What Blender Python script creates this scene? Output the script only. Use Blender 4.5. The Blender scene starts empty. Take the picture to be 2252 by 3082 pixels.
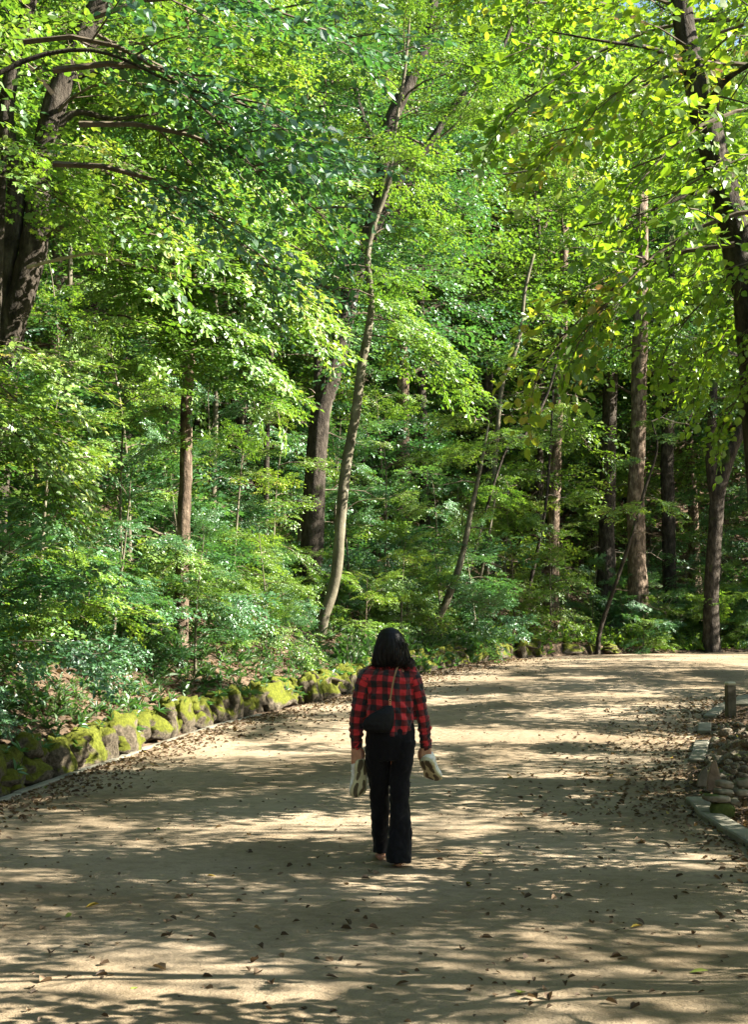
import bpy, bmesh, math, random
import numpy as np
from mathutils import Vector, Matrix, noise

# ---------------------------------------------------------------- camera
F, CX, CY = 4200.0, 1126.0, 1541.0            # focal length and centre in photograph pixels
CAMZ = 1.45
PITCH = math.atan(412.0 / F)
scene = bpy.context.scene
col = scene.collection
cam_data = bpy.data.cameras.new('camera')
cam_data.sensor_fit = 'VERTICAL'
cam_data.sensor_height = 36.0
cam_data.lens = F / 3082.0 * 36.0
cam_data.clip_start = 0.1
cam_data.clip_end = 2000.0
cam = bpy.data.objects.new('camera', cam_data)
cam.location = (0, 0, CAMZ)
cam.rotation_euler = (math.radians(90) + PITCH, 0, 0)
col.objects.link(cam)
scene.camera = cam

# ---------------------------------------------------------------- world and sun
SUN_EL = math.radians(33.0)
SUN_DIR = Vector((math.cos(SUN_EL) * 0.99, math.cos(SUN_EL) * -0.10, math.sin(SUN_EL))).normalized()
world = bpy.data.worlds.new('World')
scene.world = world
world.use_nodes = True
wn = world.node_tree
wn.nodes.clear()
sky = wn.nodes.new('ShaderNodeTexSky')
sky.sky_type = 'NISHITA'
sky.sun_disc = False
sky.sun_elevation = SUN_EL
sky.sun_rotation = math.atan2(SUN_DIR.x, SUN_DIR.y)
bg = wn.nodes.new('ShaderNodeBackground')
bg.inputs['Strength'].default_value = 0.05
wo = wn.nodes.new('ShaderNodeOutputWorld')
wn.links.new(sky.outputs[0], bg.inputs[0])
wn.links.new(bg.outputs[0], wo.inputs[0])
sd = bpy.data.lights.new('sun', 'SUN')
sd.energy = 5.0
sd.angle = math.radians(0.3)
sd.color = (1.0, 0.92, 0.79)
sun = bpy.data.objects.new('sun', sd)
sun.rotation_euler = SUN_DIR.to_track_quat('Z', 'Y').to_euler()
sun.location = (20, -5, 30)
col.objects.link(sun)
scene.view_settings.view_transform = 'Standard'
scene.view_settings.look = 'None'
scene.view_settings.exposure = 2.64
scene.view_settings.gamma = 1.0
scene.view_settings.use_curve_mapping = False
scene.cycles.max_bounces = 5
scene.cycles.diffuse_bounces = 2
scene.cycles.glossy_bounces = 2
scene.cycles.transmission_bounces = 4

SEED_ROAD = 3
rng = np.random.default_rng(11)
random.seed(11)
PI = math.pi


def ray(px, py):
    a, b = (px - CX) / F, -(py - CY) / F
    c, s = math.cos(PITCH), math.sin(PITCH)
    return Vector((a, c - s * b, s + c * b))


def at(px, py, Y):                                # photograph pixel at distance Y in front
    d = ray(px, py)
    t = Y / d.y
    return Vector((d.x * t, Y, CAMZ + d.z * t))


def dat(x, y, Y):                                 # the same for coordinates of the 1652 px wide view
    return at(x * 1.3632, y * 1.3632, Y)


# ---------------------------------------------------------------- object helpers
def tag(o, label=None, cat=None, group=None, kind=None):
    if label: o['label'] = label
    if cat: o['category'] = cat
    if group: o['group'] = group
    if kind: o['kind'] = kind
    return o


def empty(name, loc, label=None, cat=None, group=None):
    o = bpy.data.objects.new(name, None)
    o.empty_display_size = 0.2
    o.location = loc
    col.objects.link(o)
    return tag(o, label, cat, group)


def link(name, me, parent=None, loc=None):
    o = bpy.data.objects.new(name, me)
    col.objects.link(o)
    if parent is not None: o.parent = parent
    if loc is not None: o.location = loc
    return o


def mesh_np(name, V, Fc, mats, mi=None, tint=None, smooth=False, uv=None):
    V = np.ascontiguousarray(V, dtype=np.float32)
    Fc = np.ascontiguousarray(Fc, dtype=np.int32)
    k = Fc.shape[1]
    me = bpy.data.meshes.new(name)
    me.vertices.add(len(V)); me.vertices.foreach_set('co', V.ravel())
    me.loops.add(Fc.size); me.loops.foreach_set('vertex_index', Fc.ravel())
    me.polygons.add(len(Fc))
    me.polygons.foreach_set('loop_start', np.arange(0, Fc.size, k, dtype=np.int32))
    if mi is not None: me.polygons.foreach_set('material_index', np.asarray(mi, dtype=np.int32))
    me.polygons.foreach_set('use_smooth', np.full(len(Fc), smooth))
    for m in (mats if isinstance(mats, (list, tuple)) else [mats]): me.materials.append(m)
    me.update(calc_edges=True)
    if tint is not None:
        a = me.attributes.new('tint', 'FLOAT', 'FACE')
        a.data.foreach_set('value', np.asarray(tint, dtype=np.float32))
    if uv is not None:
        l = me.uv_layers.new(name='uv')
        l.data.foreach_set('uv', np.asarray(uv, dtype=np.float32)[Fc.ravel()].ravel())
    return me


class Geo:
    """collects triangle soups: vertices, triangles, material index, tint"""
    def __init__(s): s.V = []; s.F = []; s.M = []; s.T = []; s.n = 0
    def add(s, V, Fc, m=0, t=0.5):
        V = np.asarray(V, dtype=np.float64).reshape(-1, 3); Fc = np.asarray(Fc, dtype=np.int64)
        s.V.append(V); s.F.append(Fc + s.n); s.n += len(V)
        s.M.append(np.broadcast_to(np.asarray(m), (len(Fc),)).astype(np.int32))
        s.T.append(np.broadcast_to(np.asarray(t, dtype=np.float64), (len(Fc),)))
    def arr(s):
        return (np.concatenate(s.V), np.concatenate(s.F), np.concatenate(s.M), np.concatenate(s.T))
    def mesh(s, name, mats, smooth=False):
        V, Fc, M, T = s.arr()
        return mesh_np(name, V, Fc, mats, M, T, smooth)


def inst(tpl, R, P, jitter=0.12):
    """copies of a template (V,F,M,T) at N rotations/scales R (N,3,3) and positions P (N,3)"""
    V, Fc, M, T = tpl
    N = len(P); nv = len(V)
    VV = np.einsum('nij,vj->nvi', R, V) + P[:, None, :]
    FF = Fc[None] + (np.arange(N) * nv)[:, None, None]
    off = rng.normal(0, jitter, N)
    TT = np.clip(T[None] + off[:, None], 0, 1)
    return VV.reshape(-1, 3), FF.reshape(-1, 3), np.tile(M, N), TT.ravel()


def euler_mats(yaw, pitch, roll, s):
    """rotation taking local +Y outward at yaw (about Z), pitched up by pitch, rolled about its own axis"""
    yaw, pitch, roll, s = np.broadcast_arrays(*[np.asarray(a, dtype=float) for a in (yaw, pitch, roll, s)])
    cy, sy = np.cos(yaw), np.sin(yaw); cp, sp = np.cos(pitch), np.sin(pitch); cr, sr = np.cos(roll), np.sin(roll)
    o, z = np.ones_like(cy), np.zeros_like(cy)
    Rz = np.stack([cy, -sy, z, sy, cy, z, z, z, o], -1).reshape(yaw.shape + (3, 3))
    Rx = np.stack([o, z, z, z, cp, -sp, z, sp, cp], -1).reshape(yaw.shape + (3, 3))
    Ry = np.stack([cr, z, sr, z, o, z, -sr, z, cr], -1).reshape(yaw.shape + (3, 3))
    return (Rz @ Rx @ Ry) * s[..., None, None]


def tube(pts, rad, sides=6, noise_amp=0.0, seed=0.0, cap=True):
    """tapered tube of triangles through pts"""
    pts = np.asarray(pts, float); rad = np.asarray(rad, float); n = len(pts)
    tan = np.gradient(pts, axis=0); tan /= np.linalg.norm(tan, axis=1)[:, None] + 1e-9
    ref = np.array([0.0, 1.0, 0.0]) if abs(tan[0][1]) < 0.8 else np.array([1.0, 0, 0])
    V = []
    for i in range(n):
        u = np.cross(ref, tan[i]); u /= np.linalg.norm(u) + 1e-9; w = np.cross(tan[i], u)
        a = np.arange(sides) * 2 * PI / sides
        r = np.full(sides, rad[i])
        if noise_amp:
            for k in range(sides):
                q = pts[i] + (u * math.cos(a[k]) + w * math.sin(a[k])) * rad[i]
                r[k] *= 1 + noise_amp * noise.noise(Vector(q * (1.2 / max(rad[i], .05))) + Vector((seed, 0, 0)))
        V.append(pts[i] + (np.cos(a)[:, None] * u + np.sin(a)[:, None] * w) * r[:, None])
    V = np.concatenate(V)
    i, k = np.meshgrid(np.arange(n - 1), np.arange(sides), indexing='ij'); i = i.ravel(); k = k.ravel()
    A = i * sides + k; B = i * sides + (k + 1) % sides; C = A + sides; D = B + sides
    Fc = np.concatenate([np.stack([A, B, D], -1), np.stack([A, D, C], -1)])
    if cap:
        V = np.concatenate([V, pts[-1:]]); e = (n - 1) * sides
        Fc = np.concatenate([Fc, np.stack([e + np.arange(sides), e + (np.arange(sides) + 1) % sides, np.full(sides, len(V) - 1)], -1)])
    return V, Fc


def catmull(P, n=8):
    P = np.asarray(P, float); Q = np.vstack([2 * P[0] - P[1], P, 2 * P[-1] - P[-2]]); out = []
    for i in range(1, len(Q) - 2):
        for t in np.linspace(0, 1, n, endpoint=False):
            a, b, c, d = Q[i - 1], Q[i], Q[i + 1], Q[i + 2]
            out.append(0.5 * (2 * b + (c - a) * t + (2 * a - 5 * b + 4 * c - d) * t * t + (3 * b - a - 3 * c + d) * t ** 3))
    out.append(P[-1])
    return np.array(out)


# ---------------------------------------------------------------- materials
def newmat(name):
    m = bpy.data.materials.new(name); m.use_nodes = True
    nt = m.node_tree; nt.nodes.clear()
    out = nt.nodes.new('ShaderNodeOutputMaterial')
    return m, nt, out


def N(nt, kind, **kw):
    n = nt.nodes.new('ShaderNode' + kind)
    for k, v in kw.items():
        if k in n.inputs: n.inputs[k].default_value = v
        else: setattr(n, k, v)
    return n


def ramp(nt, stops, interp='LINEAR'):
    r = nt.nodes.new('ShaderNodeValToRGB'); cr = r.color_ramp; cr.interpolation = interp
    while len(cr.elements) > 1: cr.elements.remove(cr.elements[-1])
    cr.elements[0].position = stops[0][0]; cr.elements[0].color = (*stops[0][1], 1)
    for p, c in stops[1:]:
        e = cr.elements.new(p); e.color = (*c, 1)
    return r


def leaf_mat(name, stops, trans, gloss=0.10, rough=0.38, tw=0.5):
    m, nt, out = newmat(name)
    at_ = N(nt, 'Attribute', attribute_name='tint')
    r = ramp(nt, stops); nt.links.new(at_.outputs['Fac'], r.inputs[0])
    r2 = ramp(nt, trans); nt.links.new(at_.outputs['Fac'], r2.inputs[0])
    d = N(nt, 'BsdfDiffuse'); t = N(nt, 'BsdfTranslucent'); g = N(nt, 'BsdfGlossy', Roughness=rough)
    g.inputs['Color'].default_value = (0.9, 0.95, 1, 1)
    nt.links.new(r.outputs[0], d.inputs['Color']); nt.links.new(r2.outputs[0], t.inputs['Color'])
    mx = N(nt, 'MixShader'); mx.inputs[0].default_value = tw
    nt.links.new(d.outputs[0], mx.inputs[1]); nt.links.new(t.outputs[0], mx.inputs[2])
    mg = N(nt, 'MixShader'); mg.inputs[0].default_value = gloss
    nt.links.new(mx.outputs[0], mg.inputs[1]); nt.links.new(g.outputs[0], mg.inputs[2])
    nt.links.new(mg.outputs[0], out.inputs[0])
    return m


def rough_mat(name, stops, scale=8.0, detail=6.0, rough=0.9, bump=0.3, bscale=None, stretch=(1, 1, 1), moss=None, dist=0.0, spec=0.2, obj=True, bdist=0.02):
    """noise-coloured rough surface with bump; moss = (colour, threshold, noise scale) grows on upward faces"""
    m, nt, out = newmat(name)
    tc = N(nt, 'TexCoord'); mp = N(nt, 'Mapping'); mp.inputs['Scale'].default_value = stretch
    nt.links.new(tc.outputs['Object' if obj else 'Generated'], mp.inputs[0])
    n1 = N(nt, 'TexNoise', Scale=scale, Detail=detail, Roughness=0.62, Distortion=dist)
    nt.links.new(mp.outputs[0], n1.inputs['Vector'])
    r = ramp(nt, stops); nt.links.new(n1.outputs['Fac'], r.inputs[0])
    colr = r.outputs[0]
    n2 = N(nt, 'TexNoise', Scale=bscale or scale * 2.5, Detail=5.0, Roughness=0.65)
    nt.links.new(mp.outputs[0], n2.inputs['Vector'])
    b = N(nt, 'Bump', Strength=bump, Distance=bdist); nt.links.new(n2.outputs['Fac'], b.inputs['Height'])
    p = N(nt, 'BsdfPrincipled', Roughness=rough)
    p.inputs['Specular IOR Level'].default_value = spec
    if moss:
        ge = N(nt, 'NewGeometry'); sx = N(nt, 'SeparateXYZ'); nt.links.new(ge.outputs['Normal'], sx.inputs[0])
        n3 = N(nt, 'TexNoise', Scale=moss[2], Detail=4.0); nt.links.new(ge.outputs['Position'], n3.inputs['Vector'])
        ad = N(nt, 'Math', operation='MULTIPLY_ADD'); nt.links.new(sx.outputs['Z'], ad.inputs[0]); ad.inputs[1].default_value = 0.45
        nt.links.new(n3.outputs['Fac'], ad.inputs[2])
        rr = ramp(nt, [(moss[1], (0, 0, 0)), (moss[1] + .09, (1, 1, 1))]); nt.links.new(ad.outputs[0], rr.inputs[0])
        n4 = N(nt, 'TexNoise', Scale=30.0, Detail=3.0); nt.links.new(ge.outputs['Position'], n4.inputs['Vector'])
        mc = ramp(nt, [(0.3, tuple(c * .45 for c in moss[0])), (0.7, moss[0])]); nt.links.new(n4.outputs['Fac'], mc.inputs[0])
        mx = N(nt, 'Mix', data_type='RGBA'); nt.links.new(rr.outputs[0], mx.inputs['Factor'])
        nt.links.new(colr, mx.inputs['A']); nt.links.new(mc.outputs[0], mx.inputs['B']); colr = mx.outputs['Result']
    nt.links.new(colr, p.inputs['Base Color']); nt.links.new(b.outputs[0], p.inputs['Normal'])
    nt.links.new(p.outputs[0], out.inputs[0])
    return m


M_bark = rough_mat('dark_bark', [(0.3, (0.012, 0.010, 0.007)), (0.5, (0.042, 0.034, 0.026)), (0.62, (0.075, 0.063, 0.05)), (0.78, (0.14, 0.125, 0.10))], 9, stretch=(1, 1, .42), bump=1.0, bdist=0.05, moss=((0.08, 0.12, 0.02), 0.66, 1.5))
M_pale = rough_mat('pale_bark', [(0.3, (0.06, 0.052, 0.034)), (0.55, (0.13, 0.118, 0.082)), (0.75, (0.24, 0.225, 0.17))], 5, stretch=(1, 1, .6), bump=0.5, bscale=30, moss=((0.10, 0.13, 0.03), 0.62, 2.0))
M_pine = rough_mat('flaky_bark', [(0.3, (0.035, 0.024, 0.016)), (0.5, (0.12, 0.088, 0.062)), (0.72, (0.33, 0.255, 0.19))], 10, stretch=(1, 1, .35), bump=1.0, bdist=0.06)
M_twig = rough_mat('twig_bark', [(0.3, (0.05, 0.04, 0.028)), (0.7, (0.14, 0.115, 0.08))], 12, bump=0.2)
M_dead = rough_mat('bare_dead_wood', [(0.3, (0.26, 0.20, 0.15)), (0.7, (0.5, 0.42, 0.33))], 12, bump=0.3)
G1 = [(0.0, (0.022, 0.066, 0.014)), (0.35, (0.084, 0.170, 0.024)), (0.65, (0.142, 0.240, 0.036)), (0.93, (0.20, 0.29, 0.045)), (1.0, (0.27, 0.24, 0.04))]
T1 = [(0.0, (0.10, 0.28, 0.02)), (0.5, (0.25, 0.46, 0.03)), (1.0, (0.42, 0.58, 0.045))]
M_leaf = leaf_mat('green_leaf', G1, T1, gloss=0.055, rough=0.45, tw=.30)
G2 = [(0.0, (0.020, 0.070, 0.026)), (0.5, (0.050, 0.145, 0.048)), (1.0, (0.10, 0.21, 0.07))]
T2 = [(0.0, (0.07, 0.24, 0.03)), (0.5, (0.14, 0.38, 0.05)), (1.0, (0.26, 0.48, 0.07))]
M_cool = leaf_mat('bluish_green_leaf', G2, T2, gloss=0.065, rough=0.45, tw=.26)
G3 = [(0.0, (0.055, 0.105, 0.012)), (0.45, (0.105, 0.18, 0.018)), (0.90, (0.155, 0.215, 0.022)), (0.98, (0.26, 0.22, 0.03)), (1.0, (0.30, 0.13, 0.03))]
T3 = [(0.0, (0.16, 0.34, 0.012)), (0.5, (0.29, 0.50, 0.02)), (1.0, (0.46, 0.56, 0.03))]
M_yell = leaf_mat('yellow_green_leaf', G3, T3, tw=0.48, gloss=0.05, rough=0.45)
G4 = [(0.0, (0.022, 0.050, 0.014)), (0.5, (0.045, 0.095, 0.026)), (1.0, (0.09, 0.14, 0.04))]
M_herb = leaf_mat('low_herb_leaf', G4, T2, tw=0.25, gloss=0.05, rough=0.5)
M_litter = leaf_mat('dry_leaf', [(0.0, (0.045, 0.030, 0.019)), (0.4, (0.10, 0.067, 0.041)), (0.75, (0.18, 0.125, 0.078)), (0.93, (0.30, 0.22, 0.13)), (0.97, (0.40, 0.29, 0.05)), (1.0, (0.13, 0.17, 0.03))],
                    [(0.0, (0.1, 0.06, 0.03)), (1.0, (0.3, 0.2, 0.06))], gloss=0.015, rough=0.6, tw=0.15)

# ================================================================ the lie of the land
LEFT = catmull([(-4.4, -30), (-4.36, -18), (-4.3, -8), (-4.2, 1), (-3.95, 8), (-3.45, 12.8), (-2.6, 18), (-1.6, 21.5), (-.35, 24.8), (1.0, 29.5), (3.4, 35.6), (7, 39.3), (11.5, 40.8), (22, 41.5), (70, 39)], 8)
RIGHT = catmull([(2.62, -30), (2.63, -18), (2.64, -8), (2.65, 0), (2.66, 6), (2.70, 10), (2.85, 13), (3.95, 17.5), (5.1, 21.5), (6.8, 24.8), (10.5, 28.5), (20, 31.5), (70, 30)], 8)

LF = LEFT[:int(np.argmax(LEFT[:, 0] > 3.35)) + 1]      # the part where x is a function of y
RF = RIGHT[:int(np.argmax(RIGHT[:, 0] > 10.4)) + 1]


def sdist(x, y, L):
    """signed distance to polyline L, positive on its left"""
    x = np.atleast_1d(np.asarray(x, float)); y = np.atleast_1d(np.asarray(y, float))
    best = np.full(x.shape, 1e9); sg = np.ones(x.shape); bc = np.zeros(x.shape)
    for i in range(len(L) - 1):
        a, b = L[i], L[i + 1]; d = b - a; l2 = d @ d
        t = np.clip(((x - a[0]) * d[0] + (y - a[1]) * d[1]) / l2, 0, 1)
        ex, ey = x - a[0] - t * d[0], y - a[1] - t * d[1]
        q = ex * ex + ey * ey
        c = d[0] * (y - a[1]) - d[1] * (x - a[0])
        c = c / math.sqrt(l2)
        m = (q < best - 1e-7) | ((q < best + 1e-7) & (np.abs(c) > np.abs(bc)))
        best = np.where(m, q, best); sg = np.where(m, np.sign(c), sg); bc = np.where(m, c, bc)
    return np.sqrt(best) * sg


_zy = np.array([-40, 10, 12.9, 17, 21, 25, 29.5, 34, 38, 41, 46, 140]); _zz = np.array([0, 0, .05, .22, .45, .68, .92, 1.13, 1.27, 1.35, 1.42, 1.5])
_yy = np.linspace(-40, 140, 1801); _z0 = np.interp(_yy, _zy, _zz); _k = np.ones(21) / 21
_zs = np.convolve(np.pad(_z0, 10, mode='edge'), _k, 'valid')


def roadz(y): return np.interp(y, _yy, _zs)


def sstep(a, b, x):
    t = np.clip((x - a) / (b - a), 0, 1); return t * t * (3 - 2 * t)


def lumps(x, y, s, seed=0.0):
    return (np.sin(x * s + seed + 1.7 * np.sin(y * s * .7 + seed)) * np.cos(y * s * 1.13 - seed + 1.3 * np.sin(x * s * .8))) * .5


WALL = 0.38


def ground(x, y):
    x = np.atleast_1d(np.asarray(x, float)); y = np.atleast_1d(np.asarray(y, float))
    s = sdist(x, y, LEFT); r = -sdist(x, y, RIGHT)
    z = roadz(np.minimum(y, 41.0)) - 0.03 - 0.14 * sstep(0.0, 0.35, np.minimum(-s, -r))
    k = 0.50 + (0.13 - 0.50) * sstep(0.0, 8.0, x - 0.02 * y)
    sl = np.maximum(s - 0.5, 0)
    wh = WALL * (1 - 0.75 * sstep(4.0, 9.0, x))
    hill = wh * sstep(0.30, 0.45, s) + k * sl + 0.42 * np.maximum(sl - 14, 0) * sstep(0, 14, x) - .12 * np.maximum(sl - 14, 0) * (1 - sstep(0, 8, x))
    hill = hill + (lumps(x, y, .55) * .35 + lumps(x, y, 1.7, 2.) * .10) * sstep(.5, 3, s)
    right = 0.03 + 0.05 * np.maximum(r - .3, 0) + lumps(x, y, 1.3, 4.) * .09 * sstep(.3, 1.2, r) + .30 * np.exp(-((x - 4.5) ** 2 / .8 + (y - 16.0) ** 2 / 5.0)) * sstep(.3, .9, r)
    out = z + np.where(s > 0, hill, 0) + np.where(r > 0, np.where(s > 0, 0, right), 0)
    return out


def gz(x, y): return float(ground(x, y)[0])


def grid_axis(lo, hi, c0, c1, fine, coarse):
    v = [c0]
    while v[-1] < c1: v.append(v[-1] + fine)
    st = fine
    while v[-1] < hi: st = min(st * 1.12, coarse); v.append(v[-1] + st)
    st = fine; w = [c0]
    while w[-1] > lo: st = min(st * 1.12, coarse); w.append(w[-1] - st)
    return np.array(w[:0:-1] + v)


def grid_mesh(name, xs, ys, zf, mat, keep=None):
    X, Y = np.meshgrid(xs, ys, indexing='ij'); X = X.ravel(); Y = Y.ravel(); Z = zf(X, Y)
    nx, ny = len(xs), len(ys)
    i, j = np.meshgrid(np.arange(nx - 1), np.arange(ny - 1), indexing='ij'); i = i.ravel(); j = j.ravel()
    A = i * ny + j
    Fc = np.stack([A, A + ny, A + ny + 1, A + 1], -1)
    return mesh_np(name, np.stack([X, Y, Z], -1), Fc, mat, smooth=True)


M_soil = rough_mat('leafy_soil', [(0.3, (0.035, 0.026, 0.017)), (0.5, (0.10, 0.070, 0.045)), (0.72, (0.20, 0.14, 0.09))], 7, bump=1.0, bdist=0.06, obj=True)
terrain = link('ground', grid_mesh('ground', grid_axis(-150, 170, -9, 14, .16, 8), grid_axis(-60, 260, 6, 46, .2, 8), ground, M_soil))
tag(terrain, kind='structure')

# sandy road: strip between the two edges, its surface 5 cm above the ground sheet
def road_material():
    m, nt, out = newmat('packed_sand')
    tc = N(nt, 'TexCoord')
    big = N(nt, 'TexNoise', Scale=0.55, Detail=5.0); med = N(nt, 'TexNoise', Scale=9.0, Detail=7.0, Roughness=0.7); fin = N(nt, 'TexNoise', Scale=70.0, Detail=4.0, Roughness=0.7)
    for q in (big, med, fin): nt.links.new(tc.outputs['Object'], q.inputs['Vector'])
    r = ramp(nt, [(0.36, (0.195, 0.152, 0.098)), (0.5, (0.25, 0.20, 0.136)), (0.62, (0.295, 0.24, 0.170))]); nt.links.new(big.outputs[0], r.inputs[0])
    r2 = ramp(nt, [(0.3, (0.72, 0.70, 0.66)), (0.55, (1, 1, 1)), (0.8, (1.12, 1.1, 1.05))]); nt.links.new(med.outputs[0], r2.inputs[0])
    r3 = ramp(nt, [(0.25, (0.55, 0.52, 0.5)), (0.42, (1, 1, 1)), (0.8, (1.12, 1.1, 1.08))]); nt.links.new(fin.outputs[0], r3.inputs[0])
    m1 = N(nt, 'Mix', data_type='RGBA', blend_type='MULTIPLY'); m1.inputs['Factor'].default_value = 1
    nt.links.new(r.outputs[0], m1.inputs['A']); nt.links.new(r2.outputs[0], m1.inputs['B'])
    m2 = N(nt, 'Mix', data_type='RGBA', blend_type='MULTIPLY'); m2.inputs['Factor'].default_value = 1
    nt.links.new(m1.outputs['Result'], m2.inputs['A']); nt.links.new(r3.outputs[0], m2.inputs['B'])
    p = N(nt, 'BsdfPrincipled', Roughness=0.95); p.inputs['Specular IOR Level'].default_value = 0.15
    nt.links.new(m2.outputs['Result'], p.inputs['Base Color'])
    b1 = N(nt, 'Bump', Strength=0.8, Distance=0.04); nt.links.new(med.outputs[0], b1.inputs['Height'])
    b2 = N(nt, 'Bump', Strength=0.6, Distance=0.008); nt.links.new(fin.outputs[0], b2.inputs['Height']); nt.links.new(b1.outputs[0], b2.inputs['Normal'])
    nt.links.new(b2.outputs[0], p.inputs['Normal']); nt.links.new(p.outputs[0], out.inputs[0])
    return m


def resample(L, n):
    d = np.r_[0, np.cumsum(np.linalg.norm(np.diff(L, axis=0), axis=1))]
    t = np.linspace(0, d[-1], n)
    return np.stack([np.interp(t, d, L[:, 0]), np.interp(t, d, L[:, 1])], -1)


def road_mesh():
    # match edge points by fraction along the road, finely in the part near the camera
    keysL = [(-4.4, -30), (-3.95, 8), (-3.45, 12.8), (-2.6, 18), (-1.6, 21.5), (-.35, 24.8), (3.4, 35.6), (7, 39.3), (22, 41.5), (70, 39)]
    keysR = [(2.62, -30), (2.68, 8), (2.85, 13), (3.95, 17.5), (5.1, 21.5), (6.8, 24.8), (10.5, 28.5), (14, 29.8), (22, 31.5), (70, 30)]
    def cut(L, keys):
        idx = [int(np.argmin(((L - np.array(k)) ** 2).sum(1))) for k in keys]
        out = []
        for a, b in zip(idx[:-1], idx[1:]):
            b = max(b, a + 1)
            out.append(resample(L[a:b + 1], 25)[:-1])
        out.append(L[idx[-1]:idx[-1] + 1])
        return np.vstack(out)
    A, B = cut(LEFT, keysL), cut(RIGHT, keysR)
    nw = 34; t = np.linspace(-0.004, 1.004, nw)
    P = A[:, None] * (1 - t)[None, :, None] + B[:, None] * t[None, :, None]
    X, Y = P[..., 0].ravel(), P[..., 1].ravel()
    Z = roadz(Y) + lumps(X, Y, 1.1, 1.) * .018 + lumps(X, Y, 3.1, 5.) * .007
    n = len(A)
    i, j = np.meshgrid(np.arange(n - 1), np.arange(nw - 1), indexing='ij'); i = i.ravel(); j = j.ravel()
    a = i * nw + j
    Fc = np.stack([a, a + 1, a + nw + 1, a + nw], -1)
    return mesh_np('road', np.stack([X, Y, Z], -1), Fc, road_material(), smooth=True)


road = tag(link('road', road_mesh()), kind='structure')


def surf(x, y):
    """height of whatever one stands on"""
    x = np.atleast_1d(np.asarray(x, float)); y = np.atleast_1d(np.asarray(y, float))
    on = (sdist(x, y, LEFT) < 0) & (sdist(x, y, RIGHT) > 0)
    return np.where(on, roadz(y) + lumps(x, y, 1.1, 1.) * .018 + lumps(x, y, 3.1, 5.) * .007, ground(x, y))

# ================================================================ foliage templates
def leaf_near(w=.30):
    V = np.array([(0, 0, 0), (w * .85, .28, .05), (w * .8, .62, .04), (0, 1.0, -.06), (-w * .8, .62, .04), (-w * .85, .28, .05)])
    return V, np.array([(0, 1, 2), (0, 2, 3), (0, 3, 4), (0, 4, 5)])


def leaf_far(w=.32):
    V = np.array([(0, 0, 0), (w, .42, .08), (0, 1.0, -.05), (-w, .42, .08)])
    return V, np.array([(0, 1, 2), (0, 2, 3)])


def leaf_lobed():
    V = np.array([(0, 0, 0), (.42, .18, .02), (.26, .42, .03), (.46, .68, -.02), (.14, .66, .03), (0, 1.0, -.06), (-.14, .66, .03), (-.46, .68, -.02), (-.26, .42, .03), (-.42, .18, .02)])
    return V, np.array([(0, 1, 2), (2, 3, 4), (0, 2, 4), (0, 4, 5), (0, 5, 6), (6, 7, 8), (0, 6, 8), (0, 8, 9)])


def spray(leaf, size, length=.55, n=11, side=3, tilt=.38, droop=.12):
    """one flat twig with alternate leaves; grows along +Y"""
    g = Geo(); V, Fc = leaf
    spots = []
    def axis(o, yaw, L, k):
        for q in range(k):
            t = (q + .6) / k
            spots.append((o[0] - math.sin(yaw) * L * t, o[1] + math.cos(yaw) * L * t, yaw + (-1) ** q * random.uniform(.5, 1.05) * (1 - .75 * (q == k - 1)), -droop * (o[1] + L * t) ** 2 / length))
    axis((0, 0), 0, length, n)
    for q in range(side):
        t = .12 + .62 * q / side
        for sg in (-1, 1):
            axis((0, length * (t + .05 * sg)), sg * random.uniform(.6, .95), length * (.60 - .35 * t), max(3, int(n * .5)))
    S = np.array(spots); m = len(S)
    R = euler_mats(S[:, 2], rng.normal(-.18, tilt * .8, m), rng.normal(0, tilt, m), size * rng.uniform(.65, 1.2, m))
    P = np.stack([S[:, 0], S[:, 1], S[:, 3] + rng.normal(0, size * .25, m)], -1)
    tpl = (V, Fc, np.zeros(len(Fc), int), np.full(len(Fc), .5))
    a = inst(tpl, R, P, .16); g.add(a[0], a[1], 0, a[3])
    tv, tf = tube([(0, -.05, 0), (0, length * .5, -droop * length * .2), (0, length, -droop * length)], [.006, .004, .001], 3, cap=False)
    g.add(tv, tf, 1, .5)
    return g.arr()


def sprays(leaf, size, k=5, **kw): return [spray(leaf, size, **kw) for _ in range(k)]


S_fine = sprays(leaf_far(.36), .090, 5, length=.55, n=10, side=3, tilt=.32)
S_maple = sprays(leaf_lobed(), .085, 4, length=.5, n=8, side=2, tilt=.3)
S_oval = sprays(leaf_near(.38), .098, 5, length=.6, n=9, side=2, tilt=.45, droop=.25)
S_big = sprays(leaf_near(.42), .115, 5, length=.7, n=8, side=2, tilt=.5, droop=.4)
S_far = sprays(leaf_far(.38), .15, 4, length=.9, n=8, side=2, tilt=.45)
S_vfar = sprays(leaf_far(.42), .24, 3, length=1.3, n=7, side=2, tilt=.5)


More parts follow.
